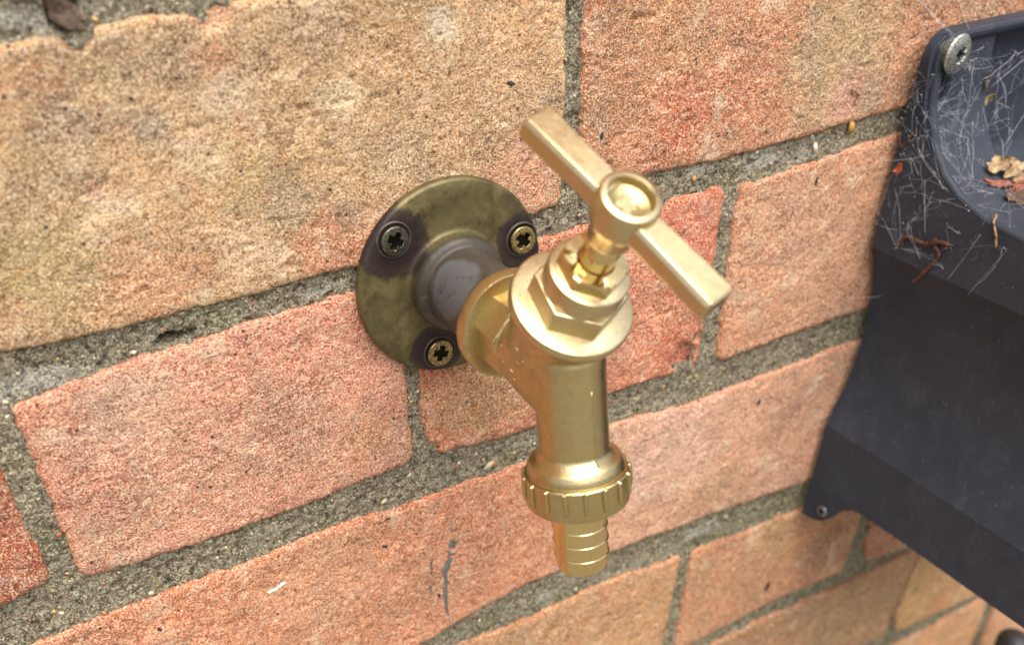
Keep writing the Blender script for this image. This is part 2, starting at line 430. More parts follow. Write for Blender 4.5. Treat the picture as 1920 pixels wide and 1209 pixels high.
# side edges as (z, x) pairs; each brick: course, left, right, base sRGB colour, patches (x, z, radius, colour)
BR_ = [
 ('c1', [(0, -52), (80, -52)], [(6, 163.1), (35, 164.1), (63, 164.3)], (180, 141, 100), [(29.8, 62.7, 7.8, (190, 125, 80)), (68.3, 60.4, 8.4, (172, 110, 75)), (69.1, 51.9, 8.6, (212, 182, 150)), (47.4, 57.8, 6.8, (208, 178, 142)), (98.0, 48.4, 7.6, (212, 185, 150)), (50.0, 49.1, 8.4, (150, 128, 105)), (63.7, 67.8, 6.8, (158, 125, 90)), (153.0, 17.1, 21.1, (192, 128, 98)), (92.8, 8.8, 18.1, (192, 115, 82)), (44.9, 10.5, 16.7, (192, 132, 92)), (18.4, 22.9, 15.5, (168, 142, 85)), (76.1, 32.6, 13.6, (176, 142, 88)), (116.4, 59.7, 9.1, (165, 122, 78)), (126.8, 59.6, 7, (190, 180, 158)), (35, 52, 9, (142, 116, 92)), (58, 62, 10, (140, 112, 84)), (95, 66, 9, (146, 112, 78)), (120, 68, 8, (148, 116, 82)), (62, 40, 9, (206, 176, 138)), (82, 24, 9, (150, 124, 96)), (35, 30, 8, (205, 172, 132)), (112, 30, 10, (200, 165, 125)), (153.5, 56.1, 14.6, (192, 142, 98)), (65.9, 13.9, 10.9, (202, 165, 130)), (25.7, 40.4, 12.3, (172, 140, 100)), (136.6, 39.4, 19.7, (182, 140, 102))]),
 ('c1', [(6, 170), (41, 169.9), (62, 170.6)], [(0, 386), (80, 386)], (184, 118, 82), [(208.4, 22.7, 22.5, (192, 92, 58)), (231.4, 25.3, 21.2, (197, 115, 80)), (197.9, 50.2, 21.0, (185, 125, 82)), (273.7, 40.3, 33.6, (172, 142, 102)), (278.8, 19.3, 14.4, (188, 128, 112)), (186.9, 15.3, 11.1, (190, 125, 90))]),
 ('c2', [(-80, -108), (0, -108)], [(-10, -4), (-26, -3.3), (-45, -2.4), (-63, -1.5)][::-1], (150, 64, 38), []),
 ('c2', [(-68.6, 5.5), (-38, 4.8), (-10, 3.6)], [(-68, 107.4), (-51, 108), (-34, 108.1), (-6, 108)], (195, 126, 104), [(102.8, -14.9, 15.8, (190, 105, 80)), (30.5, -22.3, 19.2, (203, 155, 135)), (49.2, -50.7, 29.7, (198, 135, 110)), (79.3, -43.2, 23.4, (196, 128, 106)), (95.2, -52.8, 13.1, (185, 115, 80)), (11.9, -57.9, 13.5, (200, 140, 115)), (10.4, -13.7, 9.1, (195, 120, 92))]),
 ('c2', [(-69, 117.5), (-64, 114), (-51, 112.4), (-34, 113.1), (-4, 113.2)], [(-68, 222.4), (-64, 222.7), (-25, 226), (-4, 227.1)], (190, 100, 72), [(214.1, -11.3, 14.1, (198, 98, 80)), (198.8, -9.6, 13.8, (188, 85, 62)), (199.4, -46.5, 23.1, (195, 112, 82)), (129, -52.6, 28, (168, 118, 70)), (211.6, -54.3, 10.8, (188, 80, 50)), (173.3, -55.2, 16.6, (190, 105, 75))]),
 ('c2', [(-69, 231.8), (-40, 232.3), (-21, 232.5), (-3, 234.5)], [(-80, 336), (0, 336)], (196, 134, 102), [(263.1, -22.5, 32.6, (200, 142, 112)), (243.4, -55.0, 20.2, (192, 125, 90)), (286.0, -9.7, 19.6, (202, 140, 105))]),
 ('c3', [(-150, -50), (-80, -50)], [(-150, 165.5), (-80, 165.5)], (196, 120, 84), [(22.2, -89.6, 23.7, (195, 112, 75)), (70.8, -102.7, 27.8, (200, 132, 95)), (119.6, -101.8, 25.3, (198, 118, 85)), (139.8, -136.6, 20.5, (195, 115, 75)), (86.6, -130.5, 21.3, (192, 115, 75))]),
 ('c3', [(-150, 172.5), (-80, 172)], [(-150, 388), (-80, 388)], (198, 140, 112), [(211.1, -102.6, 35.0, (208, 158, 142)), (265.8, -110.0, 32.4, (198, 140, 112)), (241.7, -138.6, 22.8, (182, 130, 98)), (194.0, -108.5, 13.9, (205, 160, 150))]),
 ('c4', [(-225, 8), (-150, 8)], [(-225, 108), (-150, 108)], (180, 110, 75), []),
 ('c4', [(-225, 114), (-150, 114)], [(-211, 218.9), (-161, 224.5)], (180, 124, 76), [(189.8, -176.2, 38.2, (178, 122, 75)), (151.1, -167.8, 14.5, (172, 120, 72))]),
 ('c4', [(-215, 226.8), (-162, 230.3)], [(-219, 331.5), (-192, 335.6), (-165, 338)], (178, 114, 74), [(262.3, -180.5, 24.7, (185, 118, 78)), (276.4, -171.3, 19.2, (158, 122, 72)), (317.7, -196.2, 17.6, (150, 85, 48)), (247.2, -205.8, 22.3, (180, 112, 72))]),
 ('c4', [(-222, 348.4), (-205, 344.7), (-165, 344)], [(-225, 446), (-165, 446)], (165, 95, 62), []),
 ('c5', [(-292, 170), (-228, 170)], [(-278, 381), (-240, 389), (-228, 391)], (158, 106, 62), [(330, -260, 30, (150, 112, 58)), (300, -250, 25, (172, 112, 68))]),
 ('c5', [(-300, 392), (-278, 384.5), (-240, 391.8), (-230, 393.5)], [(-300, 602), (-228, 602)], (188, 136, 74), [(420, -290, 14, (196, 120, 70))]),
 ('c6', [(-372, 372), (-300, 372)], [(-372, 474), (-300, 474)], (206, 138, 86), []),
 ('c6', [(-372, 482), (-300, 482)], [(-372, 586), (-300, 586)], (204, 140, 92), []),
 ('c6', [(-372, 262), (-300, 262)], [(-372, 364), (-300, 364)], (180, 110, 72), []),
 ('c0', [(80, -4), (150, -4)], [(80, 100), (150, 100)], (178, 112, 78), []),
 ('c0', [(80, 108), (150, 108)], [(80, 212), (150, 212)], (184, 126, 88), []),
 ('c0', [(80, 220), (150, 220)], [(80, 326), (150, 326)], (170, 96, 62), []),
 ('c0', [(80, 334), (150, 334)], [(80, 440), (150, 440)], (182, 118, 82), []),
 ('c2', [(-80, 344), (0, 344)], [(-80, 450), (0, 450)], (182, 110, 78), []),
 ('c7', [(-445, 400), (-380, 400)], [(-445, 610), (-380, 610)], (196, 130, 84), []),
]
# plain neighbours just outside the picture
for c_, x0_, x1_, col_ in [('c0', -116, -12, (176, 104, 70)), ('c0', -228, -124, (184, 122, 84)), ('c0', 448, 552, (172, 104, 70)), ('c1', -226, -60, (178, 120, 84)), ('c1', 394, 602, (176, 112, 76)), ('c2', -220, -116, (188, 116, 84)), ('c2', 458, 562, (186, 116, 80)), ('c3', -224, -58, (182, 108, 72)), ('c3', 396, 604, (186, 118, 82)), ('c4', -104, 0, (176, 112, 74)), ('c4', -217, -112, (184, 104, 68)), ('c4', 454, 558, (172, 106, 70)), ('c5', -62, 162, (180, 112, 74)), ('c5', -224, -70, (176, 116, 78)), ('c6', 150, 254, (184, 118, 78)), ('c6', 38, 142, (176, 106, 70)), ('c6', -74, 30, (182, 112, 76)), ('c7', 184, 392, (182, 116, 78)), ('c7', -30, 176, (176, 110, 72))]:
    BR_.append((c_, [(-500, x0_), (200, x0_)], [(-500, x1_), (200, x1_)], col_, []))
def sd_brick(b, X, Z, R=2.6):
    c, L, Rr = b[0], np.array(b[1], float), np.array(b[2], float)
    L = L[np.argsort(L[:, 0])]; Rr = Rr[np.argsort(Rr[:, 0])]
    dl = X-np.interp(Z, L[:, 0], L[:, 1]); dr = np.interp(Z, Rr[:, 0], Rr[:, 1])-X
    db = Z-ez(c+'b', X); dt = ez(c+'t', X)-Z
    q = np.minimum(dl, dr); w = np.minimum(db, dt)
    d = np.minimum(q, w)
    cor = (q < R) & (w < R)
    return np.where(cor, R-np.hypot(R-q, R-w), d)

# broken corners and spalls: (x, z, radius, depth)
CHIPS = [(216.5, -62, 6.5, 3.2), (221.5, -56, 3.0, 2.4), (113.0, -66, 5.0, 2.5), (200, -0.5, 5, 1.6), (232, -1, 3.5, 1.8), (70, 72, 6, 1.8), (41, 71, 4.5, 3.0), (4, -10, 2, 1.5), (240, 0, 4, 1.0)]
def chip_depth(X, Z):
    y = np.zeros_like(X)
    for (cx, cz, r, dp) in CHIPS:
        d = np.hypot(X-cx, Z-cz)+fbm(X, Z, 4.0, 91)*r*0.45
        y = np.maximum(y, dp*(1-sstep(r*0.55, r, d)))
    return y

STEP = 0.62
for bi, b in enumerate(BR_):
    c = b[0]
    xs = [p[1] for p in b[1]+b[2]]; x0, x1 = min(xs)-1.8, max(xs)+1.8
    far = c in ('c0', 'c6', 'c7') or bi in (8, 21, 16) or bi > 22
    st = STEP*(2.2 if far else 1.25 if c in ('c4', 'c5') else 1.0)
    xx = np.arange(x0, x1, st)
    zlo, zhi = float(ez(c+'b', xx).min())-1.8, float(ez(c+'t', xx).max())+1.8
    zz = np.arange(zlo, zhi, st)
    X, Z = np.meshgrid(xx, zz, indexing='ij')
    sd = 100+bi*7
    d = sd_brick(b, X, Z)+fbm(X, Z, 7.0, sd, 3)*0.9+vnoise(X, Z, 1.3, sd+3)*0.22+0.15
    chip = chip_depth(X, Z)
    rel = fbm(X, Z, 26.0, sd+5)*0.55+fbm(X, Z, 7.0, sd+9)*0.32+vnoise(X, Z, 1.8, sd+11)*0.13+vnoise(X, Z, 0.95, sd+12)*0.12
    pits = sstep(0.62, 0.85, vnoise(X, Z, 2.6, sd+21))*(0.2+0.4*hash2(np.array([bi]), np.array([3]), 5)[0])+sstep(0.72, 0.9, vnoise(X, Z, 5.5, sd+23))*0.45*hash2(np.array([bi]), np.array([9]), 5)[0]
    rel = rel+pits
    t = np.clip(d/2.6, 0, 1)
    arris = 1.15*(1-np.sqrt(np.maximum(0, 1-(1-t)**2)))
    fall = np.clip(-d/1.0, 0, 1)*7.0
    Y = 0.5+rel+arris+fall+chip
    # colour of the clay itself, blotched as the kiln left it
    col = np.empty(X.shape+(3,)); base = lin(b[3])
    col[:] = base
    for (px, pz, pr_, pc) in b[4]:
        dd = np.hypot(X-px, Z-pz)+fbm(X, Z, max(5.0, pr_*0.7), sd+31)*pr_*0.55
        w = (1-sstep(pr_*0.25, pr_*1.1, dd))[..., None]*0.85
        col = col*(1-w)+lin(pc)*w
    n1 = fbm(X, Z, 18, sd+41)[..., None]; n2 = fbm(X, Z, 5, sd+43)[..., None]
    col = col*(1+0.24*n1+0.20*n2)
    gy = sstep(0.10, 0.55, fbm(X, Z, 16, sd+61, 4))[..., None]*(0.60 if c == 'c1' else 0.25)      # grey-brown weathering
    col = col*(1-gy)+lin((146, 118, 92))*gy
    pl = sstep(0.28, 0.62, fbm(X, Z, 11, sd+67, 4))[..., None]*(0.62 if c == 'c1' else 0.45)      # pale bloom of salts
    col = col*(1-pl)+lin((216, 188, 160))*pl
    red = sstep(0.25, 0.7, fbm(X, Z, 9, sd+47))[..., None]*0.24
    col = col*(1-red)+lin((182, 88, 58))*red
    ed = (1-sstep(0.3, 2.2, d+fbm(X, Z, 6, sd+49)*1.2))[..., None]*0.45         # raw orange clay where the arris has worn
    col = col*(1-ed)+lin((206, 160, 112) if bi == 0 else (188, 92, 55))*ed
    ck = sstep(0.4, 1.4, chip)[..., None]*(0.3 if bi == 0 else 0.8)
    col = col*(1-ck)+lin((186, 84, 52))*ck
    mo = (sstep(0.30, 0.75, fbm(X, Z, 12, 777))*sstep(0.0, 0.6, fbm(X, Z, 50, 778)+np.where(Z < -150, 0.5, -0.1)))[..., None]*0.45
    col = col*(1-mo)+lin((120, 108, 52))*mo
    lum = col.mean(-1, keepdims=True); col = np.clip((lum+(col-lum)*0.95)*np.array([1.19, 1.15, 1.07]), 0.01, 0.85)
    keep = (d > -1.6); kf = keep[:-1, :-1] & keep[1:, :-1] & keep[:-1, 1:] & keep[1:, 1:]
    F = grid_faces(len(xx), len(zz), kf)
    V = np.stack([X, Y, Z], -1).reshape(-1, 3)
    V, F, C3 = compact(V, F, col.reshape(-1, 3))
    mesh_obj('brick', V, F, M['brick'], wall, colors=C3)

# mortar: one sandy sheet running behind and between the bricks
mx = np.arange(-232, 612, 0.8); mz = np.arange(-445, 150, 0.8)
X, Z = np.meshgrid(mx, mz, indexing='ij')
dmax = np.full(X.shape, -99.0)
for b in BR_:
    xs = [p[1] for p in b[1]+b[2]]
    i0, i1 = np.searchsorted(mx, [min(xs)-12, max(xs)+12])
    zl = min(p[1] for p in EDGE[b[0]+'b'])-12; zh = max(p[1] for p in EDGE[b[0]+'t'])+12
    j0, j1 = np.searchsorted(mz, [zl, zh])
    dmax[i0:i1, j0:j1] = np.maximum(dmax[i0:i1, j0:j1], sd_brick(b, X[i0:i1, j0:j1], Z[i0:i1, j0:j1]))
near = (dmax < 3.5) & (dmax > -40)
Ym = 2.0+fbm(X, Z, 9, 501)*0.7+fbm(X, Z, 2.6, 503)*0.55+vnoise(X, Z, 1.1, 507)*0.38+np.clip(-dmax, 0, 6)*0.06
Ym += sstep(0.5, 0.85, vnoise(X, Z, 3.4, 511))*1.0
for (hx, hz, rx, rz, dp) in [(44.2, -4.6, 4.2, 1.6, 7), (48.5, -4.4, 3.0, 1.0, 4), (39.5, 74.5, 3.2, 4.0, 5), (347, -208, 3, 7, 4), (216, -59, 3.0, 4.5, 2.2), (262, 9.5, 1.2, 0.9, 1.5), (276, 9.5, 1.3, 0.9, 1.5)]:
    q = ((X-hx)/rx)**2+((Z-hz)/rz)**2+fbm(X, Z, 2.2, 521)*0.6
    Ym += dp*(1-sstep(0.45, 1.1, q))
# thin dark shrinkage crack where the bottom of bed E has pulled away
cm = np.empty(X.shape+(3,)); cm[:] = lin((138, 126, 102))
n1 = fbm(X, Z, 14, 531)[..., None]; n2 = fbm(X, Z, 4, 533)[..., None]
cm = cm*(1+0.25*n1+0.2*n2)
low = sstep(-40, -170, Z)
moss = sstep(0.05, 0.55, fbm(X, Z, 13, 541)*0.9+low*0.5-0.18)
for (px, pz, pr_) in [(56, -1, 12), (62, -3, 9), (1.5, -54, 9), (20, -8, 8), (228, -150, 14), (273, -156, 22), (120, 3, 10), (226, 1, 10), (290, 4, 8)]:
    moss = np.maximum(moss, (1-sstep(pr_*0.2, pr_, np.hypot(X-px, Z-pz)+fbm(X, Z, 4, 543)*pr_*0.7))*0.9)
moss = (moss*0.42)[..., None]
cm = cm*(1-moss)+lin((98, 102, 46))*moss
for (px, pz, rx, rz) in [(243, 4.0, 9, 5), (261, 2.0, 7, 3.2), (31, 74.5, 9, 4), (12, -7, 16, 4), (236, -152, 14, 4), (86, -2, 8, 2.2), (158, -152, 12, 3), (216, 5.5, 7, 2.5)]:
    q = np.hypot((X-px)/rx, (Z-pz)/rz)+fbm(X, Z, 2.6, 551)*0.7
    w = (1-sstep(0.35, 1.0, q))[..., None]*0.55
    cm = cm*(1-w)+lin((196, 194, 184))*w
dark = sstep(0.35, 0.7, fbm(X, Z, 7, 561))[..., None]*0.35
cm = np.clip(cm*(1-dark)+lin((70, 62, 46))*dark, 0.01, 0.8)
kf = near[:-1, :-1] & near[1:, :-1] & near[:-1, 1:] & near[1:, 1:]
F = grid_faces(len(mx), len(mz), kf)
V, F, C3 = compact(np.stack([X, Ym, Z], -1).reshape(-1, 3), F, cm.reshape(-1, 3))
mortar = mesh_obj('mortar', V, F, M['mortar'], wall, colors=C3)

# grit showing in the mortar face
ico = bmesh.new(); bmesh.ops.create_icosphere(ico, subdivisions=1, radius=1.0)
IV = np.array([v.co[:] for v in ico.verts]); IF = np.array([[v.index for v in f.verts] for f in ico.faces]); ico.free()
cand = np.argwhere((dmax < -0.6) & (dmax > -12) & (X > -20) & (X < 470) & (Z > -310) & (Z < 90))
pick = cand[rng.choice(len(cand), 3000, replace=False)]
gcol = [(198, 160, 100), (205, 185, 150), (190, 125, 60), (215, 200, 170), (60, 48, 40), (140, 126, 96), (150, 90, 60), (168, 150, 115), (45, 38, 36)]
GV, GF, GC = [], [], []
spec = [(135.2, -79.4, 2.6, 1.1, (214, 196, 156)), (281.6, 8.1, 1.6, 2.3, (196, 150, 70)), (266, 4, 1.0, 2.0, (224, 206, 176)), (96.5, -79, 1.5, 1.0, (205, 190, 150)), (214, 3.5, 1.2, 1.0, (190, 140, 90)), (180, -148, 2.0, 0.9, (196, 140, 92)), (200, -148.5, 1.4, 0.9, (160, 110, 80)), (163, -160, 2.2, 1.0, (190, 130, 80))]
items = [(mx[i], Ym[i, j], mz[j], None, None, None) for i, j in pick]
items += [(sx, 1.3, sz, a, bb, cc) for (sx, sz, a, bb, cc) in spec]
for k, (gx, gy, gz, a, bb, cc) in enumerate(items):
    if a is None:
        s = 0.18+0.58*rng.random()**4; a = s*(0.8+0.7*rng.random()); bb = s*(0.7+0.5*rng.random()); cc = gcol[rng.integers(len(gcol))]
    th = rng.random()*np.pi; ca, sa = math.cos(th), math.sin(th)
    if k >= len(pick): ca, sa = 0.95, 0.31
    q = IV*(1+0.22*rng.standard_normal((len(IV), 1)))*np.array([a, 0.6*min(a, bb), bb])
    q = np.stack([q[:, 0]*ca-q[:, 2]*sa, q[:, 1], q[:, 0]*sa+q[:, 2]*ca], -1)+np.array([gx, gy-0.12*a, gz])
    GF.append(IF+len(IV)*len(GV)); GV.append(q); GC.append(np.tile(lin(cc)*(0.8+0.4*rng.random()), (len(IV), 1)))
grit = mesh_obj('grit', np.concatenate(GV), np.concatenate(GF), M['grit'], mortar, colors=np.concatenate(GC)); grit['kind'] = 'stuff'

# the rest of the wall, out of the picture: plain sheet a little behind the built bricks
bx0, bx1, bz0, bz1, by = -2600, 3200, -720, 2300, 9.0
mesh_obj('wall_backing', [(bx0, by, bz0), (bx1, by, bz0), (bx1, by, bz1), (bx0, by, bz1)], [(0, 1, 2, 3)], M['backing'], wall, smooth=False)

# paint drips and flecks stuck to brick faces
def blotch(pts, name, material, parent, y=0.28, th=0.5):
    """thin irregular flake following a list of (x, z, halfwidth)"""
    n = len(pts); V = []; F = []
    P = np.array(pts, float)
    for k in range(n):
        a = P[max(k-1, 0)]; c = P[min(k+1, n-1)]; t = np.array([c[0]-a[0], c[1]-a[1]]); t /= np.linalg.norm(t)+1e-9; nn = np.array([-t[1], t[0]])
        for s, yy in ((-1, y+th), (-0.75, y), (0.75, y), (1, y+th)):
            p = P[k, :2]+nn*s*P[k, 2]; V.append((p[0], yy+0.15*float(vnoise(p[0], p[1], 1.5, 5)), p[1]))
    for k in range(n-1):
        for j in range(3): F.append((k*4+j, k*4+j+1, k*4+j+5, k*4+j+4))
    F += [(0, 1, 2, 3), ((n-1)*4+3, (n-1)*4+2, (n-1)*4+1, (n-1)*4)]
    return mesh_obj(name, V, F, material, parent)
bricks = [o for o in wall.children if o.name.startswith('brick')]
def dense(pts, m=4, jit=0.25):
    P = np.array(pts, float); t = np.linspace(0, len(P)-1, (len(P)-1)*m+1)
    Q = np.stack([np.interp(t, np.arange(len(P)), P[:, k]) for k in range(3)], -1)
    Q[:, 0] += rng.normal(0, jit*0.4, len(Q)); Q[:, 2] *= 1+rng.normal(0, jit*0.6, len(Q)); Q[:, 2] = np.maximum(Q[:, 2], 0.12)
    return Q
br3 = bricks[6]
blotch(dense([(119.9, -105.6, 1.9), (118.6, -108.5, 1.5), (118.2, -112, 1.1), (116.4, -116, 1.5), (115.4, -117.6, 1.3), (115.8, -121, 0.7), (115.1, -127, 0.8), (115.2, -134.8, 0.6), (115.7, -142, 0.15)]), 'paint_streak', M['paint'], br3)
blotch(dense([(110.7, -110.6, 0.3), (110.5, -113.5, 0.6), (110.3, -117, 0.25)]), 'paint_streak', M['paint'], br3)
blotch(dense([(109.8, -121.6, 0.4), (109.5, -124, 0.55), (109.4, -127, 0.25)]), 'paint_streak', M['paint'], br3)
blotch(dense([(119, -100.6, 0.7), (121.5, -100.0, 0.35)]), 'paint_streak', M['paint'], br3)
blotch(dense([(54.6, -97.8, 0.35), (56.3, -97.3, 0.6), (57.6, -97.4, 0.3)]), 'white_fleck', M['whitepaint'], br3)
blotch(dense([(57.9, -97.0, 0.4), (59.4, -96.3, 0.65), (60.4, -96.2, 0.3)]), 'white_fleck', M['whitepaint'], br3)
for (sx, sz, r, bi) in [(146.6, 43.8, 0.9, 0), (176.8, 24.3, 0.8, 1), (96.7, -85.6, 0.9, 6), (94.6, -96.4, 0.8, 6), (20.8, -95.6, 0.7, 6), (278.9, -204.9, 2.0, 10), (112.5, -127.5, 0.8, 6), (268, -8, 1.2, 5), (256, -95, 1.0, 7)]:
    a = rng.random()*3.1; dx, dz = math.cos(a)*r*1.2, math.sin(a)*r*1.2
    blotch(dense([(sx-dx, sz-dz, r*0.35), (sx, sz, r*0.8), (sx+dx, sz+dz, r*0.3)]), 'dark_fleck', M['tar'], bricks[bi], 0.1, 0.5)

# ------------------------------------------------------------------ wall flange with pipe stub and three screws
CX, CZ = 124.3, -6.5
fl = thing('wall_flange', 'round tarnished bronze flange with pipe stub, screwed to the brick wall', 'pipe flange', (CX, 0, CZ))
SCR = [(106.9, 9.6), (146.9, 0.4), (118.0, -28.4)]
M['plate'] = plate_material([(SCR[0][0]-CX+0.3, -2, SCR[0][1]-CZ-1.5, 9.8), (SCR[1][0]-CX+0.5, -2, SCR[1][1]-CZ-1, 8.6), (SCR[2][0]-CX-1, -2, SCR[2][1]-CZ, 8.0)])
M['pipe'] = pipe_material()
V, F = lathe([(26.5, -0.6), (28.6, -0.6), (29.2, 0.2), (29.3, 1.6), (28.9, 2.5), (28.2, 2.85), (24, 2.95), (18, 3.0), (15.6, 3.05), (14.7, 3.25), (14.25, 3.8), (14.1, 4.8), (14.1, 6.6)], (CX, 0, CZ), (0, -1, 0), n=128, cap1=False)
mesh_obj('plate', V, F, M['plate'], fl, angle=50)
V, F = lathe([(14.1, 6.6), (13.95, 7.5), (13.4, 8.3), (12.5, 8.75), (11.9, 9.1), (11.65, 9.8), (11.65, 14), (11.6, 24), (11.6, 35), (11.3, 36.2), (9, 36.4)], (CX, 0, CZ), (0, -1, 0), n=96, cap0=False)
mesh_obj('pipe_stub', V, F, M['pipe'], fl, angle=50)

def screw_head(name, org, axis, r, dome, parent, material, cols, rot=0.0, depth=1.6, arm=0.62, wdt=0.17, shank=3.0, hidef=True):
    """dished/domed head with a pressed cross recess, made as a height field on a disc"""
    a, e1, e2 = frame_from(axis)
    N = 56; R_ = np.linspace(0, 1, 26)**0.9; V = []; C_ = []; F = []
    n = 72; th = np.arange(n)*2*np.pi/n
    for i, q in enumerate(R_):
        for t in th:
            u, v = q*math.cos(t+rot), q*math.sin(t+rot)
            h = dome*(1-q*q)
            k = max(1-sst(wdt, wdt*1.5, abs(u)) if abs(v) < arm else 0, 1-sst(wdt, wdt*1.5, abs(v)) if abs(u) < arm else 0)
            k *= 1-sst(arm*0.8, arm, max(abs(u), abs(v)))
            h -= depth*k*(1-0.5*q)
            if q > 0.93: h -= 0.35*((q-0.93)/0.07)**2
            V.append(np.array(org)+a*h+r*q*(math.cos(t)*e1+math.sin(t)*e2))
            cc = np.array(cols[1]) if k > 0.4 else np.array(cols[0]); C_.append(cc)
    m = len(R_)
    for q, s in ((r, -0.6), (r*0.8, -1.4), (r*0.5, -shank)):
        for t in th:
            V.append(np.array(org)+a*(s)+q*(math.cos(t)*e1+math.sin(t)*e2)); C_.append(np.array(cols[0]))
    m += 3
    for i in range(m-1):
        for j in range(n):
            k = (j+1) % n; F.append((i*n+j, i*n+k, (i+1)*n+k, (i+1)*n+j))
    return mesh_obj(name, V, F, material, parent, angle=40, colors=np.array(C_))
def sst(a, b, x):
    t = min(1, max(0, (x-a)/(b-a))); return t*t*(3-2*t)
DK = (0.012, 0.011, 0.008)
for (sx, sz), cc, ro, tl in zip(SCR, [(0.17, 0.16, 0.125), (0.42, 0.31, 0.13), (0.40, 0.29, 0.12)], [0.55, 0.75, 0.35], [(0.05, -1, 0.03), (-0.02, -1, 0.02), (0.02, -1, 0.05)]):
    so = screw_head('screw', (sx, -4.3, sz), tl, 4.15, 0.35, fl, M['screw'], (cc, DK), ro)
    V, F = lathe([(4.5, 2.7), (4.75, 3.45), (5.05, 3.5), (5.3, 3.05)], (sx, 0, sz), (0, -1, 0), n=48, cap0=False, cap1=False)   # raised burr round the countersink
    mesh_obj('countersink_rim', V, F, M['pipe'], so)

# ------------------------------------------------------------------ the brass tap
tap = thing('garden_tap', 'brass outside bib tap with tee handle and ribbed hose union', 'tap', (CX, -36, CZ))
phi = rad(0.6)
RY = np.array([[math.cos(phi), 0, math.sin(phi)], [0, 1, 0], [-math.sin(phi), 0, math.cos(phi)]])
C0 = np.array([CX, 0, CZ])
ha = rad(32.3); HA = RY@np.array([0, -math.sin(ha), math.cos(ha)]); EX = RY@np.array([1.0, 0, 0])
HJ = C0+RY@np.array([0, -52.6, 0])
sb = rad(9.2); SA = RY@np.array([0, -math.sin(sb), -math.cos(sb)]); SO = C0+RY@np.array([0, -63.6, 0])

# round collar butting on the pipe
V, F = lathe([(11.0, 32.6), (14.3, 32.6), (14.9, 33.0), (15.0, 33.7), (15.0, 36.1), (14.7, 36.8), (13.9, 37.1), (11.0, 37.3)], C0, (0, -1, 0), n=96)
mesh_obj('collar', V, F, M['cast'], tap, angle=40)
# the casting: hexagonal neck, belly, spout and bonnet seat fused together
a, e1, e2 = frame_from(SA, EX)
def spout_r(r, s, th):
    # the two halves of the mould meet in a slight crease down the front of the spout
    if s > 23 or s < 0: return r*np.ones_like(th)
    return r*(1-0.06*(1-np.exp(-np.abs(np.angle(np.exp(1j*(th-rad(90)))))/rad(18))))
parts = [prism(12.0, 8, 29, 36.5, 46.5, C0, (0, -1, 0), (1, 0, 0)),
         lathe([(9.6, 36.5), (10.6, 46), (11.2, 52), (9.5, 58), (5, 62)], C0, (0, -1, 0), (1, 0, 0), 64),
         lathe([(8.5, -9), (9.6, -4), (10.8, 3), (12.3, 12), (13.0, 17), (14.0, 20.0), (14.0, 20.6)], HJ, HA, EX, 64),
         lathe([(4, -13), (8.5, -10), (9.5, -4), (9.7, 0), (9.65, 6), (9.6, 12), (9.55, 20.6), (9.8, 21.3), (10.8, 22.4), (11.8, 23.6), (12.45, 25.0), (12.7, 26.2), (12.7, 28.4), (11.6, 28.9), (11.4, 33), (9, 33.2)], SO, SA, EX, 192, rfun=spout_r)]
# belly web between neck and spout
mid0 = C0+np.array([0, -44, 0]); mid1 = SO+SA*6.5
dv = mid1-mid0
parts.append(lathe([(4, -4), (9.5, -1), (10.9, 3), (10.2, np.linalg.norm(dv)*0.6), (9.0, np.linalg.norm(dv)), (4, np.linalg.norm(dv)+4)], mid0, dv, EX, 64))
V, F = merge(parts)
body = voxel_body('body', V, F, 0.30, 3, M['cast'], tap)
# machined grooves at the spout lip
V, F = lathe([(12.55, 26.3), (12.95, 26.5), (12.95, 27.2), (12.6, 27.35), (12.6, 27.7), (12.9, 27.85), (12.9, 28.5), (12.4, 28.7)], SO, SA, EX, 96, cap0=False, cap1=False)
mesh_obj('spout_lip', V, F, M['nut'], tap, angle=35)
# cast marks standing proud on the left flank of the belly
from mathutils.bvhtree import BVHTree
_bo = Vector(tap['_o'] if '_o' in tap else (0, 0, 0))
_bvh = BVHTree.FromPolygons([v.co.copy() for v in body.data.vertices], [tuple(p.vertices) for p in body.data.polygons])
def on_body(y, ang):
    """point on the skin of the casting: y along the pipe, angle below horizontal"""
    dr = np.array([-math.cos(rad(ang)), 0, -math.sin(rad(ang))])
    st_ = Vector((C0+np.array([0, -y, 0])+dr*40)*S)-_bo
    hit = _bvh.ray_cast(st_, Vector(-dr))[0]
    q = np.array(hit if hit is not None else Vector((C0+np.array([0, -y, 0])+dr*11)*S)-_bo)
    return (q+np.array(_bo))/S-dr*0.12
for kind, pts in (('bar', [(47.2, -6), (48.8, -18)]), ('bar', [(48.0, 8), (50.6, 3)]), ('ring', (53, 18)), ('bar', [(55.8, 42), (57.4, 37)]), ('ring', (58, -22)), ('bar', [(61.4, -14), (62.8, -22)])):
    if kind == 'bar':
        A = on_body(*pts[0]); B = on_body(*pts[1]); P = [A, A*0.66+B*0.34, A*0.34+B*0.66, B]; V, F = tube(P, [0.32, 0.42, 0.42, 0.32], 8)
    else:
        y, an = pts; P = [on_body(y+1.7*math.cos(t), an+11*math.sin(t)) for t in np.linspace(0, 2*np.pi*0.92, 16)]; V, F = tube(P, 0.36, 8)
    mesh_obj('cast_mark', V, F, M['cast'], body)

# mould seam down the front of the spout
sp = []
for d_ in np.linspace(2.5, 22.5, 14):
    o_ = SO+SA*d_; fr = e2 if e2[1] < 0 else -e2
    st_ = Vector((o_+fr*40)*S)-_bo; hit = _bvh.ray_cast(st_, Vector(-fr))[0]
    if hit is not None: sp.append((np.array(hit)+np.array(_bo))/S-fr*0.14+e1*0.12*math.sin(d_*0.7))
if len(sp) > 3:
    V, F = tube(sp, 0.27, 8); mesh_obj('mould_seam', V, F, M['cast'], body)

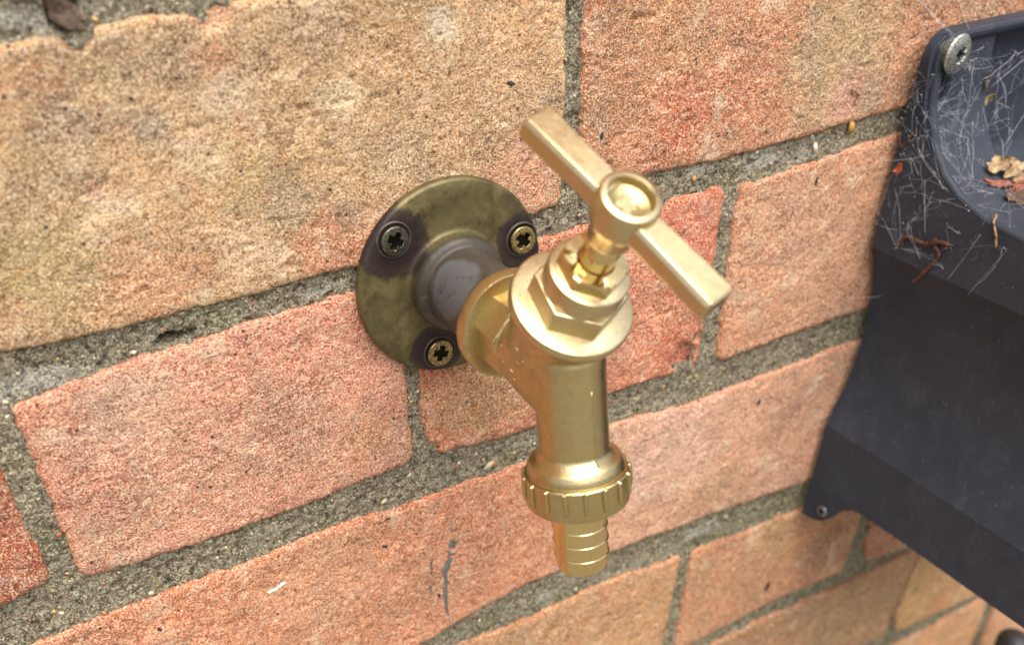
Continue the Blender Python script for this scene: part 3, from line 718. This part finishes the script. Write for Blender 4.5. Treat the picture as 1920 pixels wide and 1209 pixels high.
# bonnet: disc, big hexagon, round boss
V, F = lathe([(12.5, 19.2), (14.4, 19.4), (14.9, 19.9), (15.0, 20.6), (15.0, 22.2), (14.75, 22.75), (14.2, 23.0), (6, 23.05)], HJ, HA, EX, 128)
bon = mesh_obj('bonnet_flange', V, F, M['handle'], tap, angle=40)
V, F = prism(11.3, 6, 27, 22.9, 29.2, HJ, HA, EX, ch=0.35)
o = mesh_obj('bonnet_hexagon', V, F, M['handle'], tap, angle=30)
bv = o.modifiers.new('bevel', 'BEVEL'); bv.width = 0.3*S; bv.segments = 2; bv.limit_method = 'ANGLE'; bv.angle_limit = rad(40)
V, F = lathe([(9.6, 29.0), (9.65, 34.3), (9.45, 34.9), (9.1, 35.1), (4.0, 35.15)], HJ, HA, EX, 96, cap1=True)
mesh_obj('bonnet_boss', V, F, M['handle'], tap, angle=35)
# gland nut: shiny chamfered hexagon
def hexr(r, s, th):
    k = np.mod(th-rad(26), np.pi/3)-np.pi/6
    hx = 7.0/np.cos(k)
    return np.minimum(r, hx) if r > 5.2 else r*np.ones_like(th)
V, F = lathe([(8.0, 35.0), (8.0, 38.2), (7.7, 38.6), (7.2, 38.9), (4.5, 39.05), (4.3, 38.8), (4.25, 37)], HJ, HA, EX, 192, rfun=hexr)
mesh_obj('gland_nut', V, F, M['polish'], tap, angle=30)
V, F = lathe([(4.15, 37.2), (4.15, 43), (4.15, 45.6), (3.95, 45.9), (3.95, 50)], HJ, HA, EX, 64)
mesh_obj('spindle', V, F, M['polish'], tap, angle=35)

# tee handle: hub, two arms, dished screw
th0 = rad(-72.8)
HV = np.cross(HA, EX); HU = math.cos(th0)*EX+math.sin(th0)*HV; HW = np.cross(HA, HU)
hub = lathe([(4.3, 46.6), (4.8, 46.8), (5.0, 47.4), (4.95, 50.2), (5.4, 51.0), (6.2, 51.9), (6.6, 53.0), (6.75, 54.2), (6.85, 57.6), (6.9, 59.4), (6.6, 60.1), (6.1, 60.4), (5.35, 60.4), (5.05, 60.15), (4.95, 59.2), (4.9, 57.2)], HJ, HA, EX, 96)
def arm(sgn, L=27.3):
    # roof-shaped bar: flat top with a broad bevel along each upper edge
    sec = [(-3.5, 53.0), (-4.1, 53.8), (-4.15, 57.5), (-3.3, 58.5), (3.3, 58.5), (4.15, 57.5), (4.1, 53.8), (3.5, 53.0)]
    V = []; F = []; n = len(sec)
    st = [(4.0, 0.90, 0), (6.5, 0.92, 0), (9, 0.93, 0), (L-1.0, 1.05, 0), (L-0.35, 1.02, 0.25), (L, 0.90, 0.75)]
    for (d, k, inset) in st:
        for (w, h) in sec:
            hh = 56.05+(h-56.05)*(1-inset*0.22)
            V.append(HJ+HU*sgn*d+HW*w*k+HA*hh)
    for i in range(len(st)-1):
        for j in range(n):
            k = (j+1) % n; F.append((i*n+j, i*n+k, (i+1)*n+k, (i+1)*n+j))
    F += [tuple(range(n-1, -1, -1)), tuple((len(st)-1)*n+j for j in range(n))]
    return V, F
V, F = merge([hub])
handle = mesh_obj('handle_hub', V, F, M['handle'], tap, angle=35)
for sgn in (-1, 1):
    V, F = arm(sgn)
    o = mesh_obj('handle_arm', V, F, M['handle'], tap, angle=28)
    bv = o.modifiers.new('bevel', 'BEVEL'); bv.width = 0.5*S; bv.segments = 3; bv.limit_method = 'ANGLE'; bv.angle_limit = rad(25); bv.harden_normals = True
# dished cap screw in the hub
M['screwbrass'] = brass_material('screw_brass', (0.46, 0.385, 0.18), 0.34, 0.0, dark=0.05)
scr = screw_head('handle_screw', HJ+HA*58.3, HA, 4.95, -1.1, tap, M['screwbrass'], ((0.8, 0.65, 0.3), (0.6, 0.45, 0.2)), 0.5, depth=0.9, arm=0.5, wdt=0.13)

# hose union nut with grip ribs
nprof = [(12.95, 26.9), (13.35, 26.9), (13.65, 27.25), (13.65, 34.6), (13.4, 35.5), (12.7, 36.0), (8.2, 36.3), (8.0, 35.9)]
nparts = [lathe(nprof, SO, SA, EX, 128, cap0=False)]
for k in range(17):
    t = 2*np.pi*(k+0.35)/17; dr = math.cos(t)*e1+math.sin(t)*e2; tg = -math.sin(t)*e1+math.cos(t)*e2
    P = [SO+SA*26.95+dr*13.35, SO+SA*27.4+dr*13.72, SO+SA*29+dr*13.8, SO+SA*32.2+dr*13.8, SO+SA*33.2+dr*13.66, SO+SA*33.8+dr*13.3]
    nparts.append(tube(P, [0.5, 0.68, 0.68, 0.62, 0.5, 0.25], 10))
V, F = merge(nparts)
mesh_obj('union_nut', V, F, M['nut'], tap, angle=35)
# barbed hose tail
bp = [(7.2, 34.5), (7.25, 36.2)]
for s0 in (39.0, 43.2, 47.45, 51.75):
    bp += [(7.30, s0-0.45), (7.46, s0-0.2), (7.46, s0+0.0), (7.24, s0+0.2), (7.2, s0+0.5)]
bp += [(7.15, 53.5), (6.9, 55.3), (6.6, 56.0), (6.0, 56.3), (5.3, 56.2), (5.0, 55.4), (5.0, 46)]
V, F = lathe(bp, SO, SA, EX, 128, cap0=False)
mesh_obj('hose_tail', V, F, M['polish'], tap, angle=30)

# ------------------------------------------------------------------ anthracite plastic hose hanger
hg = thing('hose_hanger', 'dark grey plastic hose hanger bracket screwed to the wall', 'hose hanger', (385, 0, -185))
XC = 388.0                                  # mirror plane of the hanger
rimZ = np.array([60, 34, 26, 14, 3, -6, -11, -15, -16.5, -17.2, -17.5]); rimY = np.array([8.5, 9, 9.3, 11, 16, 24, 32, 44, 59, 78, 112])
DEPTH = 112.0
def rim_y(z): return np.interp(-z, -rimZ, rimY)
# left outline on the wall: from under the tray up over the rounded corner and along the top
lugZ = np.array([-163, -162, -160.5, -159, -155, -151, -148.4, -146, -145, -144.6, -144.3, -144.0]); lugY = np.array([4.0, 9.5, 13, 14.7, 18.5, 21, 23.1, 27, 31.0, 38, 50, 112])
flank = [(289.4+(z+162)*0.10, z) for z in (-163, -162, -160.5, -159, -157, -155, -153, -151, -149.5, -148.4, -147, -146, -145, -144.6, -144.3, -144.0, -143.5, -140, -135, -130, -125, -120)]+[(293.8, -117.0)]
conc = [(294.9, -114.8), (296.8, -110.5), (300.6, -101), (303.6, -91), (305.3, -80), (305.9, -70), (305.5, -60), (303.9, -50), (301.8, -43.5)]
upper = [(300.0, -39.0)]+[(300.2+(z+38)*0.085, z) for z in (-36, -32, -28, -24, -21, -19.5, -18.6, -18.0, -17.6, -17.3, -17.0, -16.8, -16.5, -16, -15.5, -15, -14, -13, -12, -11, -9.5, -8, -6, -4, -2, 0, 3, 6, 10, 14, 18, 22, 26)]
xe, ze = upper[-1]
cor = [(xe+9.5*(1-math.cos(t)), ze+9.5*math.sin(t)*1.15) for t in np.linspace(0.2, np.pi/2, 8)]
top = [(x, cor[-1][1]+0.3*(x-cor[-1][0])/30) for x in np.linspace(cor[-1][0]+4, XC, 14)]
path = np.array(flank+conc+upper+cor+top, float)
nF, nC, nU = len(flank), len(conc), len(upper)
dep = np.array([float(np.interp(p[1], lugZ, lugY)) if i < nF else DEPTH if i < nF+nC else (rim_y(p[1]) if i < nF+nC+nU else 9.0) for i, p in enumerate(path)])
nv = 9; Vs = []; n = len(path)
tang = np.gradient(path, axis=0); tang /= np.linalg.norm(tang, axis=1)[:, None]; inw = np.stack([tang[:, 1], -tang[:, 0]], -1)     # towards the inside of the outline
inw[:nF+nC+nU] = (1, 0)
for i in range(n):
    for k in range(nv):
        y = -(2.6+(dep[i]-2.6)*k/(nv-1)); Vs.append((path[i, 0], y, path[i, 1]))
    # rounded lip turning over into the tray
    if i >= nF+nC:
        up = 1.0 if path[i, 1] < 0 and dep[i] > 20 else 0.0
        for (io, ou) in ((0.5, 0.7), (1.4, 1.05), (2.6, 0.85), (3.6, 0.2), (4.0, -1.0)):
            Vs.append((path[i, 0]+inw[i, 0]*io, -(dep[i]+ou*(1-up*0.8)), path[i, 1]+inw[i, 1]*io+ou*up*0.9))
    else:
        for q in range(5): Vs.append((path[i, 0]+1.0+q*0.1, -dep[i], path[i, 1]))
w = nv+5; Fs = []
for i in range(n-1):
    for k in range(w-1):
        Fs.append((i*w+k, (i+1)*w+k, (i+1)*w+k+1, i*w+k+1))
Vs = np.array(Vs)
def mirrored(V, F):
    V2 = np.array(V, float).copy(); V2[:, 0] = 2*XC-V2[:, 0]
    return merge([(V, F), (V2, [tuple(reversed(f)) for f in F])])
V, F = mirrored(Vs, Fs)
mesh_obj('side_shell', V, F, M['plastic'], hg, angle=13)
# tray: vertical back sweeping out into a level shelf, with a deeper trough in the middle
prof = [(9.2, 36.6), (9.3, 30), (9.5, 26), (10.2, 20), (11, 14), (13, 8), (16, 3), (19.5, -2), (24, -6), (28, -9), (32, -11.2), (38, -13.6), (44, -15.2), (52, -16.2), (59, -16.8), (70, -17.2), (85, -17.5), (100, -17.6), (111, -17.6)]
prof = np.array(prof, float); sl_ = np.r_[0, np.cumsum(np.hypot(*np.diff(prof, axis=0).T))]
ts = np.linspace(0, sl_[-1], 260); py = np.interp(ts, sl_, prof[:, 0]); pz = np.interp(ts, sl_, prof[:, 1])
kk = np.ones(9)/9; py = np.r_[py[:4], np.convolve(py, kk, 'valid'), py[-4:]]; pz = np.r_[pz[:4], np.convolve(pz, kk, 'valid'), pz[-4:]]
ty, tz = np.gradient(py), np.gradient(pz); L_ = np.hypot(ty, tz); ny, nz = -tz/L_, ty/L_      # in (out, up); points to the open side
tx = np.arange(303.0, XC+0.3, 0.6)
TT, XX = np.meshgrid(np.arange(len(ts)), tx, indexing='ij')
edge = 334.5+1.0*np.sin(pz*0.05)[:, None]
trough = (7.6+9.0*sstep(16, -8, pz)[:, None])*sstep(edge-0.6, edge+0.9, XX)*sstep(2.0, 5.0, (36.6-pz)[:, None]+0*XX)
off = -trough-1.1+0.0*XX
SX, SZ = 311.6, 30.4
qs = np.hypot((XX-(SX+1.0))/4.0, ((pz[:, None]+0*XX)-(SZ-10.5))/7.0)
off -= 4.5*(1-sstep(0.80, 1.02, qs))
qo = np.hypot((XX-(SX+2.5))/9.0, ((pz[:, None]+0*XX)-(SZ-8))/17.0)
off -= 1.1*(1-sstep(0.93, 1.05, qo))
Yt = -(py[:, None]+ny[:, None]*off); Zt = pz[:, None]+nz[:, None]*off
Vt = np.stack([XX, Yt, Zt], -1).reshape(-1, 3); Ft = [tuple(f) for f in grid_faces(len(ts), len(tx))]
Vm = Vt.copy(); Vm[:, 0] = 2*XC-Vm[:, 0]
mesh_obj('tray', np.concatenate([Vt, Vm]), np.concatenate([np.array(Ft), np.array(Ft)[:, ::-1]+len(Vt)]), M['plastic'], hg)
# front upstand closing the hanger
fo = [(291.2, -144), (292.6, -130), (294, -117), (305, -80), (305.5, -60), (300, -39), (301.3, -17), (303, 8), (312, 20), (330, 26), (XC, 28)]
Vf = [(x, -112.2, z) for x, z in fo]+[(x, -116.5, z) for x, z in fo]+[(2*XC-x, -112.2, z) for x, z in fo]+[(2*XC-x, -116.5, z) for x, z in fo]
m = len(fo); Ff = []
Ff.append(tuple(range(m))+tuple(2*m+i for i in range(m-2, -1, -1))); Ff.append(tuple(3*m+i for i in range(0, m-1))+tuple(m+i for i in range(m-1, -1, -1)))
for i in range(m-1):
    Ff.append((i, m+i, m+i+1, i+1)); Ff.append((2*m+i+1, 3*m+i+1, 3*m+i, 2*m+i))
mesh_obj('front_upstand', Vf, Ff, M['plastic'], hg, smooth=False)
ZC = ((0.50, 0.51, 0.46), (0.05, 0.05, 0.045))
M['zincs'] = tinted_metal('zinc_metal', 0.40, 0.8)
screw_head('screw', (SX, -12.6, SZ), (0.10, -1, -0.05), 6.6, 1.3, hg, M['zincs'], ZC, 0.5, depth=2.2, arm=0.42, wdt=0.14, shank=8)
screw_head('screw', (289.2, -13.0, -155.0), (-1, -0.1, 0.1), 2.6, 0.8, hg, M['zincs'], ((0.25, 0.26, 0.26), (0.03, 0.03, 0.03)), 0.4, shank=6)

# ------------------------------------------------------------------ leaf litter, twigs and cobweb on the hanger
def side_pt(y, z, lift=0.6):
    x = np.interp(z, path[nF:nF+nC+nU, 1], path[nF:nF+nC+nU, 0]); return np.array([x-lift, y, z])
def tray_pt(t, x, lift=0.5):
    """t = 0..1 down the sweep of the tray"""
    i = t*(len(ts)-1); k = np.arange(len(ts)); Zq = np.interp(i, k, pz); o = lift-1.1-(7.6+9.0*float(sstep(16, -8, np.array(Zq))))*float(sstep(333.5, 336.5, np.array(x)))
    Y = np.interp(i, k, py); a_ = np.interp(i, k, ny); b_ = np.interp(i, k, nz)
    return np.array([x, -(Y+a_*o), Zq+b_*o])
def twig(name, pts, r, material, label, seed, knots=()):
    P = np.array(pts, float); t = np.linspace(0, len(P)-1, (len(P)-1)*6+1)
    Q = np.stack([np.interp(t, np.arange(len(P)), P[:, k]) for k in range(3)], -1)
    g = np.random.default_rng(seed); Q += g.normal(0, r*0.22, Q.shape)
    R_ = r*(0.75+0.4*g.random(len(Q))); R_[0] *= 0.5; R_[-1] *= 0.35
    for (i, k) in knots: R_[i] *= k
    V, F = tube(Q, R_, 7)
    return tag(recenter(mesh_obj(name, V, F, material)), label, 'twig', 'plant debris on the hose hanger')
twig('twig', [side_pt(-12, -34.4), side_pt(-16.9, -29.9), side_pt(-22, -29.8), side_pt(-25.4, -29.9), side_pt(-28.5, -27.5, 0.9), side_pt(-36, -26.3)], 0.75, M['twig'], 'dark red crooked twig lying level just above the hanger side crease', 3, ((20, 1.8), (22, 1.7), (24, 1.6)))
twig('twig', [side_pt(-28.6, -28.6, 0.9), side_pt(-32, -30.8), side_pt(-30.5, -35), side_pt(-28, -39.2, 1.0), (299.4, -24.5, -45.0)], 0.7, M['twig'], 'dark brown twig slanting down across the hanger side crease', 4)
twig('twig', [(305.0, -46.0, -12.6), side_pt(-48.0, -14.2, 0.6), side_pt(-51.0, -18.0, 1.2), side_pt(-51.8, -21.5, 0.8)], 0.42, M['straw'], 'light brown twig hanging over the tray rim of the hanger', 5)
twig('twig', [tray_pt(0.16, 338, 5), tray_pt(0.24, 337, 4), tray_pt(0.30, 337.5, 3), tray_pt(0.37, 336.5, 2)], 0.55, M['twig'], 'thin reddish twig standing in the hanger tray trough', 6)
twig('twig', [side_pt(-2, 2, 0.7), side_pt(-4.5, -1.5), side_pt(-6.5, 1.5), side_pt(-9.0, 5.5)], 0.45, M['twig'], 'small dark twig caught at the left edge of the hanger', 8)
twig('twig', [(277.6, -0.3, 21.8), (279.6, -0.6, 20.3), (282.0, -0.2, 19.0)], 0.45, M['straw'], 'tiny straw splinter stuck on the brick left of the hanger', 9)

def flake(name, c, u, v, nrm, su, sv, curl, material, label, seed, th=0.5, cat='leaf'):
    """torn curled flake: grid in u, v bent along the normal, with thickness"""
    g = np.random.default_rng(seed); n = 9
    u = np.array(u, float); u /= np.linalg.norm(u); v = np.array(v, float); v -= u*(u@v); v /= np.linalg.norm(v); w_ = np.cross(u, v)
    if w_ @ np.array(nrm, float) < 0: w_ = -w_
    G = np.linspace(-1, 1, n); V = []; ph = g.random(8)*6.28
    for a_ in G:
        for b_ in G:
            an = math.atan2(b_, a_); rr = max(abs(a_), abs(b_)); k = rr/(math.hypot(a_, b_)+1e-9) if rr > 0 else 1
            e = 1+0.16*math.sin(3*an+ph[0])+0.12*math.sin(5*an+ph[1])+0.08*math.sin(9*an+ph[2])
            A_, B_ = a_*k*e, b_*k*e
            h = g.normal(0, 0.05*sv)+curl*(A_*A_*su*0.5)+0.25*sv*math.sin(2.2*B_+ph[3])+0.10*su*math.sin(4*A_+ph[4])*math.cos(3*B_+ph[5])
            V.append(np.array(c)+u*A_*su+v*B_*sv+w_*h)
    V = np.array(V); F = [tuple(f) for f in grid_faces(n, n)]; m = len(V); V2 = V-w_*th
    bnd = [i for i in range(n)]+[i*n+n-1 for i in range(1, n)]+[(n-1)*n+i for i in range(n-2, -1, -1)]+[i*n for i in range(n-2, 0, -1)]
    FF = F+[tuple(q+m for q in reversed(f)) for f in F]+[(bnd[i], bnd[(i+1) % len(bnd)], m+bnd[(i+1) % len(bnd)], m+bnd[i]) for i in range(len(bnd))]
    o = mesh_obj(name, np.concatenate([V, V2]), FF, material, angle=60)
    return tag(recenter(o), label, cat, 'plant debris on the hose hanger')
up = (0, -0.4, 0.9)
flake('leaf_fragment', tray_pt(0.362, 327.5, 3.0), (0.7, -0.5, 0.3), (0.5, 0.6, 0.5), up, 3.8, 2.9, 0.9, M['leaf_tan'], 'cupped tan leaf fragment at the left end of the tray litter', 1)
flake('leaf_fragment', tray_pt(0.385, 333.0, 3.6), (0.9, -0.2, 0.1), (0.1, 0.7, 0.5), up, 4.8, 2.8, -0.4, M['leaf_tan'], 'long pale curled leaf fragment in the tray litter beside the cupped one', 2)
flake('leaf_fragment', tray_pt(0.345, 339.0, 11.0), (0.8, -0.4, 0.3), (0.2, 0.7, 0.5), up, 4.6, 3.0, 0.5, M['straw'], 'brown leaf fragment at the top right of the tray litter', 12)
flake('bark_flake', tray_pt(0.412, 325.5, 1.6), (0.9, -0.5, -0.05), (0.3, 0.6, 0.4), up, 6.2, 1.8, 0.25, M['leaf_red'], 'long rust red bark flake below the tan leaf fragments', 3, 0.9, 'bark')
flake('bark_flake', tray_pt(0.47, 325.5, 1.8), (0.8, -0.5, 0.2), (0.4, 0.7, 0.3), up, 4.4, 2.6, 0.5, M['leaf_dark'], 'dark brown bark flake at the bottom of the tray litter', 4, 1.6, 'bark')
flake('bark_flake', tray_pt(0.44, 329.5, 2.2), (0.7, -0.6, 0.2), (0.5, 0.5, 0.5), up, 4.6, 3.0, -0.5, M['leaf_red'], 'reddish bark flake in the middle of the tray litter', 5, 1.2, 'bark')
flake('bark_flake', tray_pt(0.47, 333.5, 2.0), (0.7, -0.4, 0.1), (0.3, 0.7, 0.3), up, 6.0, 4.5, 0.3, M['leaf_dark'], 'broad dark bark piece under the right of the tray litter', 15, 2.0, 'bark')
flake('leaf_fragment', tray_pt(0.425, 334.0, 4.2), (0.8, -0.4, 0.2), (0.3, 0.7, 0.4), up, 4.2, 2.6, 0.6, M['straw'], 'straw brown leaf fragment at the far right of the tray litter', 16)
flake('leaf_fragment', tray_pt(0.19, 340, 5.0), (0.5, -0.2, 0.7), (0.8, -0.2, -0.4), (0, -1, 0.2), 2.8, 1.5, 0.7, M['leaf_tan'], 'small folded pale leaf caught on cobweb high in the trough', 6)
flake('leaf_fragment', tray_pt(0.135, 333.5, 1.4), (0.12, 0, 1), (1, -0.1, 0), (0, -1, 0), 3.4, 0.8, 0.3, M['leaf_dark'], 'narrow grey brown leaf strip on the edge of the trough', 7, 0.4)
flake('leaf_fragment', side_pt(-5.9, -8.4, 1.0), (0.1, -0.3, 1), (0, -1, 0), (-1, 0, 0), 2.0, 1.2, 0.5, M['berry'], 'rust red husk hanging in the cobweb by the hanger edge', 8)
flake('leaf_fragment', (39.5, 2.0, 75.0), (0.6, 0.1, -0.7), (0.6, 0.4, 0.5), (0, -1, 0), 5.0, 2.6, 0.7, M['leaf_dark'], 'dark curled leaf wedged in the mortar joint at the top left', 21, 0.8)['group'] = 'debris in the joints'
flake('leaf_fragment', (346.5, 0.6, -198.0), (0.8, -0.2, 0.5), (0.5, 0.2, -0.8), (0, -1, 0), 4.0, 1.8, 0.6, M['leaf_tan'], 'pale wispy leaf scrap on the brick under the hanger', 22, 0.4)['group'] = 'debris in the joints'

# cobweb: many fine threads strung between points that stand off the plastic
gw = np.random.default_rng(11); nodes = []; groups = []
for k in range(64):
    t = 0.03+0.52*gw.random()**0.9; nodes.append(tray_pt(t, 304.5+28*gw.random(), 0.5+3.5*gw.random()**2)); groups.append(0)
for k in range(28):
    t = 0.05+0.40*gw.random(); nodes.append(tray_pt(t, 330+26*gw.random(), 7+3*gw.random())); groups.append(2)
for k in range(62):
    z = -36+62*gw.random()**1.25; ym = rim_y(z) if z > -17 else 62
    nodes.append(side_pt(-(1+(min(ym, 62)-1)*gw.random()), z, 0.3+1.6*gw.random()**2)); groups.append(1)
N_ = np.array(nodes); WV = []; WF = []; off_ = 0
def strand(A, B, r, sag=0.4, m=7, wob=0.03):
    global off_
    A = np.array(A, float); B = np.array(B, float); t = np.linspace(0, 1, m)[:, None]
    P = A*(1-t)+B*t; P[:, 2] -= sag*4*(t*(1-t))[:, 0]; P[1:-1] += gw.normal(0, wob, (m-2, 3))
    V, F = tube(P, r*(0.7+0.6*gw.random(m)), 4); WV.append(V); WF.extend([tuple(i+off_ for i in f) for f in F]); off_ += len(V)
def bow(A, B, r, amp, m=8):
    """a thread that bows slightly, with short branches"""
    global off_
    A = np.array(A, float); B = np.array(B, float); t = np.linspace(0, 1, m)[:, None]; L = np.linalg.norm(B-A)
    P = A*(1-t)+B*t+gw.normal(0, 1, 3)*amp*L*4*t*(1-t)+gw.normal(0, 0.012*L, (m, 3))*(t*(1-t)*4)
    V, F = tube(P, r*(0.6+0.8*gw.random(m)), 4); WV.append(V); WF.extend([tuple(i+off_ for i in f) for f in F]); off_ += len(V)
    return P
for i in range(len(N_)):
    d = np.linalg.norm(N_-N_[i], axis=1); od = np.argsort(d)
    far = [j for j in od if 5 < d[j] < 24]
    if not far: continue
    for q in range(1):
        j = far[int(len(far)*gw.random()**2.2)]
        P = bow(N_[i], N_[j], 0.014+0.030*gw.random()**3, 0.09)
        for k in range(gw.integers(0, 4)):
            a_ = P[gw.integers(1, len(P)-1)]; tgt = N_[od[gw.integers(1, 7)]]; f_ = 0.3+0.6*gw.random()
            bow(a_, a_+(tgt-a_)*f_+gw.normal(0, 0.8, 3)*np.array([0.5, 0.5, 1]), 0.014+0.02*gw.random()**2, 0.08, 5)
# matted fuzz where dust has gathered
for (c_, n_, sp) in [(tray_pt(0.22, 307.5, 1.0), 40, 2.0), (tray_pt(0.28, 318, 1.0), 26, 2.6), (tray_pt(0.30, 308, 1.2), 36, 1.8), (tray_pt(0.15, 322, 1.2), 14, 2.4), ((SX+1.5, -17.0, SZ-2.5), 30, 1.6), (side_pt(-20, -20, 1.0), 16, 2.6), (side_pt(-45, -23, 1.0), 18, 3.0), (tray_pt(0.40, 312, 1.0), 22, 2.4), (side_pt(-9, -2, 1.0), 14, 2.0)]:
    for k in range(n_):
        a_ = np.array(c_)+gw.normal(0, sp, 3)*np.array([1, 0.35, 1]) if True else 0
        bow(a_, a_+gw.normal(0, 1.5, 3)*np.array([1, 0.4, 1]), 0.008+0.010*gw.random(), 0.15, 5)
long_ = [((300, 0.5, 48), tray_pt(0.0, 310, 2)), ((316, 0.5, 52), tray_pt(0.01, 319, 2)), ((305, 0.3, 45), tray_pt(0.02, 312, 3)), ((SX+3, -17, SZ-4), tray_pt(0.22, 322, 1.5)), ((SX+3, -17, SZ-4), tray_pt(0.1, 333, 2)),
         ((SX+3, -17, SZ-3), tray_pt(0.17, 325, 1)), (tray_pt(0.15, 334, 3), tray_pt(0.05, 372, 6)), (tray_pt(0.32, 334, 4), tray_pt(0.12, 376, 6)), ((296.5, 0.6, -6.5), side_pt(-11, -3.2, 1.5)), (side_pt(-11, -3.2, 1.5), tray_pt(0.28, 304, 2)),
         (side_pt(-11, -3.2, 1.5), side_pt(-15, -8, 1)), ((297, 0.5, 12), side_pt(-3, 6, 1)), (side_pt(-18, -9, 1), side_pt(-24, -26, 1)), (side_pt(-45, -19, 1), side_pt(-38, -38, 0.6)), (side_pt(-56, -20, 1), side_pt(-47, -40, 0.6)), ((294, 1.0, -60), (301.8, -10, -57)), (side_pt(-6, 30, 0.4), tray_pt(0.0, 306, 2))]
for A, B in long_:
    strand(A, B, 0.04, 0.3, 12, 0.03)
for k in range(260):      # tiny clots on the threads
    p = N_[gw.integers(len(N_))]+gw.normal(0, 0.7, 3); s = 0.07+0.15*gw.random()**2
    WV.append(IV*s+p); WF.extend([tuple(int(i)+off_ for i in f) for f in IF]); off_ += len(IV)
web = mesh_obj('cobweb', np.concatenate(WV), WF, M['web'])
web['kind'] = 'stuff'
tag(recenter(web), 'tangled white cobweb spread over the top of the dark hose hanger', 'cobweb')

# black pipe with a rounded cap, only its top corner shows at the lower right
V, F = lathe([(9, -388), (9, -8), (9.6, -7.5), (9.6, -2), (8.8, 1.5), (6.8, 3.8), (3.5, 5.0), (0.6, 5.3)], (478, -20, -330.5), (0, 0, 1), n=48)
bp_ = mesh_obj('black_pipe', V, F, M['rubber'], angle=40)
tag(recenter(bp_), 'black rounded pipe end at the bottom right corner', 'pipe')

for o in scene.objects:
    if '_o' in o: del o['_o']
